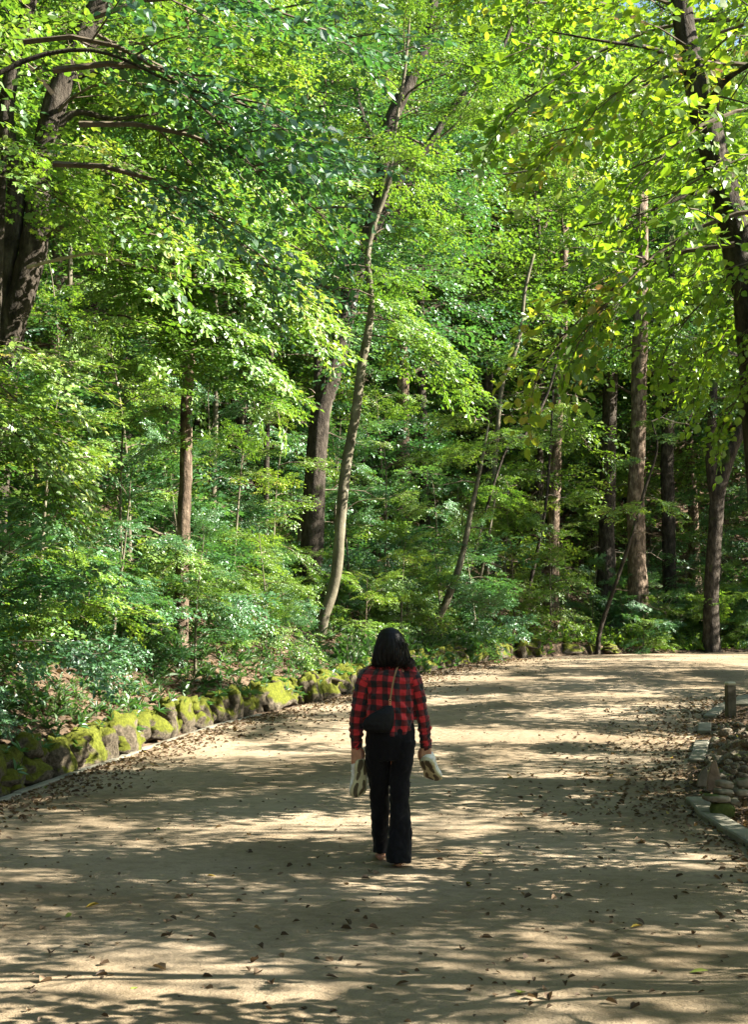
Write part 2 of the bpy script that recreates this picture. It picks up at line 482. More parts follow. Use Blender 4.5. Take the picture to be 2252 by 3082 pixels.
def bough(S, L=2.4, dens=30, rise=.25, droop=.55, rad=.03, fan=.75, pitch=-.12, hang=0.0):
    """one branch growing along +Y from the trunk: wood plus flat sprays"""
    g = Geo(); rise += random.uniform(-.12, .2); droop += random.uniform(-.15, .25)
    def ax(t): return np.array([.12 * L * math.sin(t * 2.2 + ph) * t, L * t, L * (rise * t - droop * t * t)])
    ph = random.uniform(0, 6)
    ts = np.linspace(0, 1, 6)
    tv, tf = tube([ax(t) for t in ts], rad * (1 - .85 * ts), 4); g.add(tv, tf, 1)
    A = {i: [] for i in range(len(S))}
    def put(p, yaw, sc, pt):
        A[random.randrange(len(S))].append((*p, yaw, pt, random.gauss(0, .18), sc))
    nsec = max(4, int(dens / 4))
    for q in range(nsec):
        t = .18 + .78 * (q + random.random()) / nsec
        o = ax(t); sg = (-1) ** q; yaw = sg * random.uniform(.55, 1.1); l2 = L * fan * (1.15 - .75 * t) * random.uniform(.6, 1.1)
        e = o + np.array([-math.sin(yaw) * l2, math.cos(yaw) * l2, -.10 * l2 - .12 * l2 * random.random()])
        tv, tf = tube([o, (o + e) / 2 + np.array([0, 0, .04 * l2]), e], [rad * .4, rad * .25, rad * .08], 3, cap=False); g.add(tv, tf, 1)
        k = max(2, int(dens / nsec * (.5 + l2 / L)))
        for j in range(k):
            u = (j + .7) / k
            p = o + (e - o) * u + np.array([0, 0, random.gauss(0, .09)])
            put(p, yaw + (-1) ** j * random.uniform(.1, .8), random.uniform(.8, 1.2), pitch - hang * u + random.gauss(0, .26))
    for q in range(int(dens / 5) + 2):
        t = .35 + .65 * random.random()
        put(ax(t), random.gauss(0, .55), random.uniform(.8, 1.15), pitch - hang * t + random.gauss(0, .15))
    put(ax(1.0), 0, 1.1, pitch - droop)
    for i, lst in A.items():
        if lst:
            a = np.array(lst)
            r = inst(S[i], euler_mats(a[:, 3], a[:, 4], a[:, 5], a[:, 6]), a[:, :3], .10)
            g.add(*r)
    return g.arr()


def boughs(S, k, **kw): return [bough(S, **kw) for _ in range(k)]


B_under = boughs(S_fine, 3, L=1.9, dens=26, rise=.30, droop=.50, rad=.018)
B_maple = boughs(S_maple, 3, L=1.7, dens=24, rise=.25, droop=.60, rad=.016)
B_oval = boughs(S_oval, 3, L=2.6, dens=34, rise=.30, droop=.55, rad=.035)
B_strip = boughs(S_oval, 4, L=3.2, dens=56, rise=.15, droop=.30, rad=.025, fan=.27)
B_big = boughs(S_big, 3, L=2.2, dens=13, rise=.20, droop=.50, rad=.03, pitch=-.22, hang=.3)
B_tall = boughs(S_far, 3, L=3.4, dens=32, rise=.40, droop=.45, rad=.06)
B_vfar = boughs(S_vfar, 3, L=4.2, dens=22, rise=.40, droop=.45, rad=.09)


def crown_geo(B, spec, org=(0, 0, 0)):
    """spec: list of (x,y,z,yaw,pitch,scale) boughs -> Geo"""
    g = Geo(); spec = np.array(spec, float); pick = rng.integers(0, len(B), len(spec))
    for i in range(len(B)):
        a = spec[pick == i]
        if len(a):
            g.add(*inst(B[i], euler_mats(a[:, 3], a[:, 4], rng.normal(0, .12, len(a)), a[:, 5]), a[:, :3] - np.array(org), .13))
    return g


def column_spec(z0, z1, n, s0, s1, pitch0=-.05, pitch1=.5, path=None, yaws=None):
    out = []; a = random.uniform(0, 6)
    for i in range(n):
        t = (i + random.random() * .8) / n
        z = z0 + (z1 - z0) * t
        x, y = path(z) if path else (0, 0)
        a += 2.4 + random.gauss(0, .3)
        yaw = a if yaws is None else random.uniform(*yaws)
        sc = (s0 + (s1 - s0) * t) * random.uniform(.75, 1.15)
        out.append((x, y, z, yaw, pitch0 + (pitch1 - pitch0) * t + random.gauss(0, .30), sc))
    return out


# ---- shared template trees (trunk mesh, crown mesh)
def template(name, B, H, lo, n, s0, s1, r, leafm, barkm, lean=.06, sides=7, side=False):
    ph = random.uniform(0, 6); dx, dy = lean * H * math.cos(ph), lean * H * math.sin(ph)
    def path(z):
        t = z / H; return (dx * t * t + .03 * H * math.sin(t * 4 + ph) * t, dy * t * t + .02 * H * math.cos(t * 3 + ph) * t)
    zs = np.linspace(0, H, 12); P = [(*path(z), z - .25 * (z == 0)) for z in zs]
    rad = r * (1 - .85 * (zs / H) ** 1.1) * (1 + .5 * np.exp(-zs / .4))
    tv, tf = tube(P, rad, sides, .25, ph)
    tm = mesh_np(name + '_trunk', tv, tf, barkm, smooth=True)
    sp = column_spec(lo, H * .98, n, s0, s1, path=path)
    if side: sp = [(a, b, c, (PI / 2 if i % 3 else -PI / 2) + random.gauss(0, .22), random.gauss(0, .12), f) for i, (a, b, c, d, e, f) in enumerate(sp)]
    cg = crown_geo(B, sp)
    cm = cg.mesh(name + '_crown', [leafm, M_twig])
    return tm, cm


T_under = [template('understory', [B_under, B_maple, B_under, B_oval][i], random.uniform(3.4, 4.8), .5, [12, 13, 12, 10][i], [1.1, 1.15, 1.05, .75][i], [.55, .6, .5, .4][i], .045, [M_leaf, M_cool, M_cool, M_leaf][i], M_pale, lean=.12) for i in range(4)]
T_shrub = [template('shrub', B_under, 1.5, .08, 9, .62, .45, .02, [M_leaf, M_cool][i], M_twig) for i in range(2)]
T_mid = [template('middle', B_oval, 8.5, 2.0, 20, 1.15, .5, .11, [M_leaf, M_cool][i], M_bark) for i in range(2)]
T_road = [template('roadside', B_strip, 7.6, 1.9, 13, 1.1, .8, .075, [M_leaf, M_yell][i], M_bark, lean=.01, side=True) for i in range(3 - 1)]
T_canopy = [template('canopy', B_tall, 20, 9.0, 28, 1.25, .8, .21, M_leaf, M_bark, lean=.02)]
T_tall = [template('tall', B_tall, 14.5 + i, 5.2, 20, 1.1, .55, .24, [M_leaf, M_cool][i % 2], [M_bark, M_pine][i % 2], lean=.03) for i in range(2)]
T_vfar = [template('hill', B_vfar, 15.0, 3.0, 15, 1.0, .5, .22, [M_leaf, M_cool][i], M_bark, lean=.03, sides=5) for i in range(2)]


def plant_tree(name, T, x, y, s=1.0, rz=None, label=None, cat='tree', group=None, dz=0.0):
    e = empty(name, (x, y, gz(x, y) + dz), label, cat, group)
    e.rotation_euler.z = random.uniform(0, 6.28) if rz is None else rz
    e.scale = (s, s, s)
    link('trunk', T[0], e); tag(link('crown', T[1], e), kind='stuff')
    return e


def hero_tree(name, pts, Y, barkm, leafm, B, spec, label, lean_y=0.0, limbs=(), group=None, flare=1.0, sides=12, seed=0, bare=0):
    """trunk through (x, y, width) points of the 1652-px view at distance Y (x,y top to bottom); reaches the ground"""
    P = []
    for q in pts:
        d = Y + (q[3] if len(q) > 3 else 0)
        p = dat(q[0], q[1], d); P.append((p.x, p.y, p.z, q[2] * 1.3632 / F * d / 2))
    P.sort(key=lambda a: a[2])
    x, y, z, r = P[0]; g0 = gz(x, y)
    if z > g0 + .15:
        k = (x - P[1][0]) / (z - P[1][2] + 1e-6) * .3
        x2 = x - k * (z - g0); g0 = gz(x2, y)
        P.insert(0, (x2, y, g0 - .2, r * 1.35 * flare))
        if z - g0 > 1.0: P.insert(1, ((x2 * .8 + x * .2), y, g0 + .35, r * 1.12))
    else:
        P[0] = (x, y, g0 - .2, r * 1.25 * flare)
    P = catmull(np.array(P), 5)
    base = P[0][:3] + np.array([0, 0, .2])
    e = empty(name, tuple(base), label, 'tree', group)
    tv, tf = tube(P[:, :3] - base, np.maximum(P[:, 3], .006), sides, .18, seed)
    link('trunk', mesh_np('trunk', tv, tf, barkm, smooth=True), e)
    for lb in limbs:
        Q = []
        for q in lb:
            d = Y + (q[3] if len(q) > 3 else 0); p = dat(q[0], q[1], d); Q.append((p.x, p.y, p.z, q[2] * 1.3632 / F * d / 2))
        Q = catmull(np.array(Q), 4)
        tv, tf = tube(Q[:, :3] - base, np.maximum(Q[:, 3], .004), 7, .15, seed)
        link('branch', mesh_np('branch', tv, tf, barkm, smooth=True), e)
    for k in range(bare):
        zz = P[0][2] + random.uniform(1.2, 7.5); o = np.array([np.interp(zz, P[:, 2], P[:, i]) for i in range(3)]) - base
        a = random.choice([-1, 1]) * PI / 2 + random.gauss(0, .6); L = random.uniform(.5, 1.6); dx, dy = -math.sin(a), math.cos(a)
        q = [o + np.array([dx * L * t + random.gauss(0, .04) * (t > 0), dy * L * t, L * (.18 * t - .35 * t * t) + random.gauss(0, .04) * (t > 0)]) for t in (0, .25, .5, .75, 1)]
        gg = Geo(); gg.add(*tube(q, [.022, .017, .012, .008, .003], 5))
        for m_ in (1, 2, 3):
            e2 = q[m_] + np.array([dx * .25, dy * .1, random.uniform(-.2, .3)]) * L * .6
            gg.add(*tube([q[m_], (q[m_] + e2) / 2 + np.array([0, 0, .03]), e2], [.008, .005, .002], 4))
        link('bare_branch', gg.mesh('bare_branch', [M_dead if k % 2 else M_twig], True), e)
    if spec:
        sp = []
        for s in spec:
            if callable(s): sp += s(P)
            else: sp.append(s)
        tag(link('crown', crown_geo(B, sp, base).mesh('crown', [leafm, M_twig]), e), kind='stuff')
    return e


def along(z0, z1, n, s0, s1, yaws=None, pitch0=-.05, pitch1=.35):
    def f(P):
        def path(z): return (np.interp(z, P[:, 2], P[:, 0]), np.interp(z, P[:, 2], P[:, 1]))
        return column_spec(z0, z1, n, s0, s1, pitch0, pitch1, path, yaws)
    return f


def spot(x, y, Y, yaw, pitch=0.0, s=1.0, back=1.9):
    """a bough whose far end shows near pixel (x, y); yaw in degrees, 0 = away from camera, 90 = left, -90 = right"""
    p = dat(x, y, Y); a = math.radians(yaw)
    return (p.x + math.sin(a) * back * s, p.y - math.cos(a) * back * s, p.z, a, pitch, s)

# ================================================================ trees one can point to
hero_tree('tree', [(15, 780, 62), (50, 640, 62), (78, 520, 60), (88, 400, 56), (108, 280, 54), (160, 120, 50), (235, -20, 44)], 19, M_bark, M_leaf, B_oval,
          [along(7.0, 12.5, 9, 1.0, .8, (-2.6, .3)), along(9, 14, 8, 1.1, .7)],
          'thick dark tree with forked trunk leaning right at the left edge', seed=1, sides=14,
          limbs=[[(18, 760, 44), (2, 640, 52), (28, 500, 44), (36, 400, 42), (12, 260, 36), (45, 80, 32), (90, -60, 26)],
                 [(95, 330, 26), (160, 250, 18), (250, 262, 12), (350, 250, 6)],
                 [(120, 200, 18), (200, 160, 14), (330, 150, 9), (430, 190, 5)]])
dead = bpy.data.objects['tree']
db = Vector(dead.location)
g = Geo()
def dpath(pts, Y, w0, w1, n=4):
    Q = catmull(np.array([tuple(dat(a, b, Y + c)) for a, b, c in pts]), n) - np.array(db)
    g.add(*tube(Q, np.linspace(w0, w1, len(Q)), 5))
dpath([(60, 590, 0), (150, 568, -.3), (215, 560, -.5), (270, 578, -.7), (330, 590, -.9), (420, 592, -1.1)], 18.5, .025, .006)
for a, b, cc, dd in [(205, 562, 195, 535), (235, 568, 250, 530), (262, 575, 268, 545), (235, 568, 228, 600), (330, 590, 340, 560), (300, 586, 318, 560)]:
    dpath([(a, b, -.5), ((a + cc) / 2 + 3, (b + dd) / 2, -.6), (cc, dd, -.7)], 18.5, .010, .003)
tag(link('dead_branch', g.mesh('dead_branch', [M_dead]), dead), label='bare pale dead branch with stubby twigs')

# slender pale tree in the middle, and the dark crooked one behind it
hero_tree('tree', [(712, 1375, 24), (742, 1270, 24), (752, 1150, 23), (764, 1030, 24), (783, 930, 22), (797, 820, 21), (813, 730, 18), (820, 680, 15), (815, 610, 14), (812, 560, 14), (828, 490, 12), (852, 425, 12), (862, 380, 12), (868, 330, 9), (880, 240, 8), (895, 150, 7), (905, 40, 5)], 28, M_pale, M_leaf, B_under,
          [along(9.5, 15, 10, 1.0, .7), spot(1050, 735, 27, -95, -.45, 1.1), spot(960, 640, 27.4, -85, -.25, 1.0), spot(1000, 690, 26.6, -110, -.4, .9), spot(900, 610, 27.5, -60, -.1, .8), spot(1080, 120, 27, -90, .05, 1.0), spot(1120, 150, 27.2, -80, -.1, .8)],
          'slender pale smooth tree curving up from the bank in the centre', seed=2,
          limbs=[[(864, 370, 9), (900, 340, 8), (960, 310, 6.5), (1010, 270, 5), (1050, 200, 3.5), (1090, 150, 2)], [(866, 350, 5), (820, 290, 4), (800, 250, 2)], [(756, 1135, 4), (790, 1108, 3), (850, 1100, 1.5)]])
hero_tree('tree', [(705, 935, 46), (722, 860, 46), (750, 760, 44), (772, 650, 42), (800, 560, 40), (835, 470, 40), (850, 400, 38), (848, 330, 34), (870, 250, 32), (905, 180, 28), (940, 100, 24), (960, 0, 20)], 31.5, M_bark, M_cool, B_oval,
          [along(8.5, 16, 18, 1.1, .8)],
          'dark crooked tree standing behind the slender pale one', seed=3, bare=4,
          limbs=[[(845, 440, 22), (890, 392, 20), (940, 330, 18), (985, 260, 16), (1030, 200, 14), (1090, 145, 10), (1130, 60, 7)], [(850, 360, 22), (820, 310, 18), (790, 220, 14), (775, 120, 9)],
                 [(850, 430, 14), (920, 400, 11), (1010, 375, 9), (1100, 385, 6), (1200, 372, 4)]])
# near tree on the right with large yellow-green leaves
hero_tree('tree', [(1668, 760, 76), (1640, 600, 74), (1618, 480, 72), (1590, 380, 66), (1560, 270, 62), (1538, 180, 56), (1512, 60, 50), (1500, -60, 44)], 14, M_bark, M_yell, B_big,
          [spot(1190, 560, 13.6, 80, -.30, 1.0), spot(1290, 470, 13.2, 85, -.15, 1.0), 
           spot(1300, 150, 13.8, 90, .1, 1.0), spot(1400, 80, 13.2, 80, .1, 1.0), spot(1200, 60, 14.5, 85, .05, 1.1), spot(1420, 200, 13, 110, 0, 1.0), spot(1480, 120, 14.8, 70, 0, .9),
           spot(1480, 330, 13.2, 100, -.1, .9), spot(1600, 100, 15.2, 20, 0, 1), spot(1620, 260, 15.5, -20, -.1, 1), spot(1470, 560, 13.6, 75, -.3, .8), spot(1540, 560, 14.3, 80, -.25, .8), spot(1640, 600, 13.2, 120, -.3, .6),
           spot(1570, 690, 13.6, 70, -.3, .7), spot(1500, 420, 14.6, 75, -.2, .8), along(7.8, 12, 9, 1.0, .9, (-1.3, 1.3))],
          'large leaning tree with rough bark and yellow-green leaves at the right', seed=4, sides=14,
          limbs=[[(1548, 260, 20, 0), (1600, 180, 16, -.4), (1660, 140, 12, -.7)], [(1600, 420, 16), (1520, 430, 12, -.3), (1420, 470, 8, -.5), (1290, 500, 4, -.6)], [(1530, 160, 18), (1450, 110, 12, -.2), (1330, 90, 7, -.4), (1220, 70, 4, -.4)]])
# straight trunks beyond the bend
RW = [('tall tree with flaky sunlit bark beyond the bend, left of the broad pair', [(1216, 1390, 30), (1222, 1200, 28), (1226, 1050, 27), (1232, 900, 26), (1240, 780, 24), (1248, 500, 18)], 44, M_pine, M_leaf),
      ('broad brown tree trunk just left of the thickest trunk beyond the bend', [(1338, 1370, 50), (1340, 1200, 38), (1344, 1000, 35), (1350, 800, 32), (1356, 480, 32)], 46, M_bark, M_cool),
      ('thickest straight trunk at the road bend with sunlit pinkish bark', [(1412, 1408, 52), (1408, 1280, 44), (1405, 1100, 38), (1410, 960, 35), (1414, 760, 34), (1420, 420, 26)], 42.5, M_pine, M_leaf),
      ('straight dark trunk right of the thickest trunk beyond the bend', [(1480, 1360, 32), (1478, 1200, 31), (1474, 1050, 30), (1476, 930, 29), (1480, 500, 22)], 47, M_bark, M_leaf),
      ('brown trunk seen low behind undergrowth right of the centre', [(1158, 1340, 36), (1160, 1150, 34), (1165, 1000, 31), (1168, 800, 28), (1172, 500, 22)], 55, M_bark, M_cool)]
for k, (lb, pts, Y, bm, lm) in enumerate(RW):
    hero_tree('tree', pts, Y, bm, lm, B_tall, [along(9.5, 16.5, 9, .9, .55)], lb, seed=10 + k, sides=10, bare=4)
hero_tree('tree', [(1572, 1310, 34), (1580, 1180, 32), (1588, 1090, 30), (1612, 1010, 26), (1642, 930, 22), (1665, 800, 18)], 41, M_bark, M_leaf, B_tall, [along(8.5, 13, 7, .9, .6)], 'forked dark tree beyond the bend near the right edge', seed=20,
          limbs=[[(1584, 1110, 30), (1572, 1030, 26), (1572, 960, 22), (1578, 840, 16)]])
# thin leaning saplings and poles
TH = [('thin dark sapling leaning right in front of the flaky trunk', [(1150, 1400, 9), (1180, 1250, 8), (1205, 1120, 7), (1215, 1000, 6), (1222, 860, 4)], 40, M_bark),
      ('long crooked dark sapling crossing before the thickest trunk', [(1325, 1395, 10), (1360, 1290, 9), (1400, 1170, 8), (1425, 1080, 7), (1452, 990, 5), (1440, 930, 3)], 39, M_bark),
      ('slender pale sapling leaning right beside the walking woman', [(945, 1400, 22), (985, 1330, 18), (1020, 1230, 14), (1042, 1120, 11), (1062, 1030, 8), (1080, 930, 5)], 33, M_pale),
      ('thin grey pole of a young tree right of the pale leaning sapling', [(1030, 1370, 8), (1062, 1270, 7), (1085, 1150, 6), (1100, 1060, 5)], 38, M_pale),
      ('dark thin branchy sapling high in the middle of the wood', [(1110, 1010, 6), (1160, 960, 7), (1200, 890, 7), (1222, 830, 6), (1240, 760, 4)], 37, M_bark),
      ('pale slanting young tree in the upper middle of the wood', [(1105, 880, 11), (1130, 800, 11), (1150, 730, 10), (1160, 640, 8), (1180, 560, 7)], 40, M_pale)]
for k, (lb, pts, Y, bm) in enumerate(TH):
    hero_tree('sapling', pts, Y, bm, M_leaf, B_under, [along(4.5, 8.5, 5, .8, .5)] if k != 4 else [along(6, 8, 3, .7, .5)], lb, seed=30 + k, sides=7, bare=3)
# trunks seen through the left-hand wood
LW = [
      ('thin pale trunk right of the reddish one in the left wood', [(472, 1030, 13), (476, 900, 12), (478, 740, 11), (470, 560, 9)], 31, M_pale),
      ('slim black trunk in the gap left of the centre tree', [(588, 1010, 13), (592, 880, 13), (600, 760, 12), (606, 600, 10), (598, 420, 8)], 30, M_bark),
      ('sunlit trunk high in the left wood beside the reddish one', [(366, 900, 22), (366, 760, 22), (360, 660, 21), (352, 400, 17)], 38, M_pine),
      ('pale spotted trunk behind the forked tree on the left', [(118, 880, 26), (120, 740, 26), (124, 640, 24), (128, 420, 20)], 30, M_pine),
      ('narrow bright trunk near the forked tree on the left', [(150, 860, 12), (153, 720, 12), (154, 600, 11), (158, 430, 9)], 28, M_pale),
      ('dark trunk high in the wood left of the crooked tree', [(702, 760, 18), (706, 560, 18), (710, 400, 18), (712, 250, 16), (718, 120, 13)], 36, M_bark),
      ('dark trunk at top left between leafy boughs', [(205, 520, 26), (210, 340, 26), (214, 220, 24), (220, 60, 20)], 34, M_bark),
      ('bright trunk behind leaves at the upper left', [(312, 420, 24), (316, 260, 24), (318, 150, 22), (322, 0, 18)], 40, M_pine),
      ('leaning trunk in the far wood behind the slender pale tree', [(668, 1150, 16), (690, 1040, 15), (716, 960, 13), (730, 880, 12)], 35, M_pale)]
for k, (lb, pts, Y, bm) in enumerate(LW):
    hero_tree('tree', pts, Y, bm, [M_leaf, M_cool][k % 2], B_tall, [along(10.5, 17, 7, .8, .5)], lb, seed=50 + k, sides=9, bare=4)

# fine-leaved maples whose boughs sweep down from the left
hero_tree('maple_tree', [(404, 1180, 30), (409, 1060, 28), (412, 900, 27), (420, 760, 25), (430, 640, 23), (420, 400, 18), (415, 150, 12), (410, -60, 8)], 22, M_pine, M_leaf, B_under,
          [spot(735, 580, 21, -100, -.42, 1.2), spot(690, 500, 21, -95, -.40, 1.2), spot(650, 430, 21.3, -92, -.38, 1.15), spot(600, 400, 20.6, -105, -.35, 1.15), spot(620, 340, 21.8, -90, -.3, 1.1),
           spot(560, 420, 20.2, -110, -.3, 1.1), spot(520, 330, 21, -100, -.28, 1.1), spot(480, 450, 20, -120, -.3, 1.1), spot(620, 560, 20.6, -100, -.4, 1.1), spot(540, 560, 20.2, -105, -.35, 1.1), spot(450, 560, 20, -115, -.3, 1.1),
           spot(640, 640, 20.4, -100, -.4, 1.1), spot(700, 680, 20.3, -95, -.45, 1.0), spot(560, 690, 20, -110, -.4, 1.0), spot(460, 660, 19.8, -120, -.3, 1.0),
           spot(430, 200, 21.5, -110, -.1, 1.1), spot(520, 180, 22, -95, -.1, 1.1), spot(600, 210, 22.5, -90, -.15, 1.1), spot(560, 90, 22.5, -95, 0, 1.1), spot(440, 90, 22, -110, 0, 1.1), spot(330, 150, 21, -150, 0, 1.1),
           spot(640, 120, 22.6, -88, 0, 1.0), spot(330, 330, 20.6, -140, -.2, 1), spot(340, 450, 20.2, -140, -.2, 1), spot(330, 560, 20, -150, -.3, 1), along(7.5, 14, 12, 1.1, .8)],
          'fine-leaved tree with a reddish trunk and sunlit boughs sweeping down to the right', seed=61,
          limbs=[[(370, 450, 10), (460, 470, 8), (560, 500, 6), (680, 560, 3)], [(350, 640, 9), (440, 640, 7), (540, 660, 4), (620, 690, 2)]])
hero_tree('maple_tree', [(-40, 1100, 30), (-30, 900, 26), (-10, 700, 22), (0, 500, 18), (10, 300, 12)], 16.5, M_bark, M_leaf, B_maple,
          [spot(260, 380, 16.4, -90, -.2, 1), spot(220, 300, 16.5, -95, -.1, 1),
           spot(280, 800, 15.6, -100, -.4, 1), spot(220, 720, 15.6, -110, -.3, 1), spot(100, 800, 15.2, -130, -.2, 1), spot(160, 860, 15, -115, -.2, 1), spot(300, 900, 15.4, -100, -.35, 1),
           spot(40, 900, 15, -150, -.2, 1)],
          'maple at the far left whose leafy sprays cross the dark forked trunk', seed=62)
hero_tree('tree', [(260, 1400, 30), (200, 1000, 26), (230, 600, 22), (270, 200, 18), (300, -150, 14)], 13.2, M_bark, M_leaf, B_oval,
          [spot(620, 230, 13, -95, -.25, .8), spot(560, 130, 13, -95, -.2, .8), spot(480, 60, 13, -100, -.1, .8), spot(520, 330, 13, -95, -.35, .8), spot(440, 420, 13, -100, -.5, .7), spot(600, 480, 13.2, -90, -.5, .7), spot(420, 240, 12.9, -110, -.2, .7),
           spot(600, 20, 13.3, -95, 0, .8)], 'PLACEHOLDER', seed=63) if False else None


def leafy(name, spec, B, lm, root, label, r=.06, group=None, bm=None):
    """small tree or shrub given by explicit boughs gathered on a stem rising from root (x, y)"""
    S = np.array(spec); x, y = root; g0 = gz(x, y); top = S[:, 2].max() + .1
    e = empty(name, (x, y, g0), label, 'tree', group)
    k = 9; zs = np.linspace(g0 - .2, top, k)
    order = np.argsort(S[:, 2]); sx = np.interp(zs, S[order, 2], S[order, 0]); sy = np.interp(zs, S[order, 2], S[order, 1])
    w = np.clip((zs - g0) / (top - g0), 0, 1) ** .7
    P = np.stack([x + (sx - x) * w * .85, y + (sy - y) * w * .85, zs], -1)
    P = catmull(P, 3); nn = len(P)
    tv, tf = tube(P - np.array([x, y, g0]), r * (1 - .85 * np.linspace(0, 1, nn)), 7, .15)
    link('trunk', mesh_np('trunk', tv, tf, bm or M_bark, smooth=True), e)
    S[:, 0] = np.interp(S[:, 2], P[:, 2], P[:, 0]) * .6 + S[:, 0] * .4; S[:, 1] = np.interp(S[:, 2], P[:, 2], P[:, 1]) * .6 + S[:, 1] * .4
    tag(link('crown', crown_geo(B, S, (x, y, g0)).mesh('crown', [lm, M_twig]), e), kind='stuff')
    return e


# large shaded leaves hanging in from the upper left, and sprays in the middle ground
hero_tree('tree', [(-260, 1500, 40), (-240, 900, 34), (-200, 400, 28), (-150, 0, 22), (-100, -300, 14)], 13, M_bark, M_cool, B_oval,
          [spot(600, 260, 13, -95, -.25, 1), spot(540, 140, 13, -95, -.2, 1), spot(460, 60, 13, -100, -.1, 1), spot(500, 350, 13, -95, -.35, .9), 
           spot(620, 20, 13.3, -95, 0, 1)],
          'tree beyond the left edge hanging large dark shaded leaves into the view', seed=64,
          limbs=[[(-190, 330, 20), (0, 160, 14), (200, 110, 10), (400, 190, 6), (600, 250, 3)]])

# understory trees on the bank (x, y of foot)
# labels that say where a tree shows: beside which landmark, how near, how high
MARKS = [(60, 'the dark forked tree'), (410, 'the reddish trunk'), (590, 'the slim black trunk'), (730, 'the slender pale tree'), (860, 'the walking woman'), (1010, 'the pale leaning sapling'), (1230, 'the flaky trunk'), (1410, 'the thickest trunk'), (1580, 'the forked tree at the bend')]
USED = {}
def where(x, y, z, s):
    v = Vector((x, y, z - CAMZ)); f_ = math.cos(PITCH) * v.y + math.sin(PITCH) * v.z
    if y < 1: return None
    xd = (CX + F * v.x / f_) / 1.3632
    if xd < -60: return 'beyond the left edge of the view'
    if xd > 1720: return 'beyond the right edge of the view'
    m = min(MARKS, key=lambda q: abs(q[0] - xd)); side = 'left of' if xd < m[0] - 35 else 'right of' if xd > m[0] + 35 else 'in line with'
    dist = 'near' if y < 18 else 'middle-distance' if y < 30 else 'far' if y < 42 else 'farther' if y < 55 else 'farthest'
    size = 'small' if s < .75 else 'medium' if s < 1.0 else 'large'
    return dist, size, side + ' ' + m[1]
def relabel(o, kind, tail, s):
    w = where(o.location.x, o.location.y, o.location.z, s)
    if w is None: return
    lb = ('%s %s %s' % (kind, tail, w)) if isinstance(w, str) else ('%s %s %s, %s, %s' % (w[0], w[1], kind, w[2], tail))
    if len(lb.split()) > 16: lb = ' '.join(lb.split()[:16])
    o['label'] = lb


def under(i, x, y, s, label, group=None, name='young_tree'):
    return plant_tree(name, T_under[i % len(T_under)], x, y, s, None, label, 'tree', group)

nb = 0
for x, y, s in [(-4.7, 12.6, .62), (-5.3, 14.6, .85), (-4.4, 15.6, .72), (-5.6, 16.6, 1.0), (-4.3, 17.8, .80), (-5.2, 19.2, .95), (-3.7, 19.8, .62), (-6.6, 18, 1.1), (-3.9, 21.6, .85), (-5.4, 22.5, 1.1), (-3.2, 23.6, .7), (-4.4, 25, 1.0), (-2.7, 26.4, .75), (-6.8, 23, 1.25), (-3.4, 28, .9), (-2.2, 30, .8), (-6, 27, 1.2), (-4.6, 30, 1.2), (-2.7, 21.2, .5), (-1.9, 24.5, .48)]:
    relabel(under(nb, x, y, s, 'leafy young tree on the bank above the mossy wall, left of the centre', 'young trees on the left bank'), 'leafy young tree', 'on the bank', s); nb += 1
for x, y, s in [(.6, 31.5, .6), (1.6, 33.2, .7), (2.6, 35.8, .7), (.3, 34, .9), (3.9, 38.6, .75), (1.8, 37.5, 1.0), (-.6, 33, .9), (5.2, 41.0, .6), (8.6, 42.0, .38), (11.2, 42.6, .5), (7.6, 42.3, .42), (6.2, 44.5, .62), (13.8, 44, .8), (10.2, 45.2, .7), (6.7, 42.8, .45), (9.9, 43.4, .42), (10.8, 43.6, .6), (12.3, 43, .75), (13, 42.8, .6), (7.8, 47.8, .8), (4.0, 43, .9), (2.4, 41, .8), (9.4, 48.5, .8), (11.9, 48, .9), (.4, 39, 1.2), (-1, 36.5, 1.1), (-.2, 43, 1.3), (5.7, 47, 1.1), (8, 50, 1.2), (12, 50, 1.3), (3, 48, 1.3), (10.2, 53, 1.3), (14, 46, 1.2), (-2.6, 40, 1.3), (-3.4, 35, 1.2)]:
    relabel(under(nb, x, y, s, 'leafy young tree among the trunks beyond the road bend', 'young trees beyond the road bend'), 'young tree', 'beyond the wall', s); nb += 1
for i in range(46):
    y = random.uniform(13, 44); Lx = np.interp(y, LF[:, 1], LF[:, 0]) if y < 36 else 4 + (y - 36) * 1.2
    x = Lx - random.uniform(.8, 5.0)
    if abs(x - (-1.0)) < .5 and 24 < y < 28.3: continue
    sm = random.uniform(.45, 1.05)
    relabel(plant_tree('shrub', T_shrub[i % 2], x, y, sm, None, 'low leafy shrub growing on the bank between the young trees', 'shrub', 'shrubs on the bank'), 'leafy shrub', 'low on the bank', sm)
for i in range(12):
    x = random.uniform(6.5, 14.5); y = 42.6 + random.uniform(0, 4)
    plant_tree('shrub', T_shrub[i % 2], x, y, random.uniform(.5, .9), None, 'low leafy shrub at the foot of the trunks beyond the bend', 'shrub', 'shrubs beyond the bend')

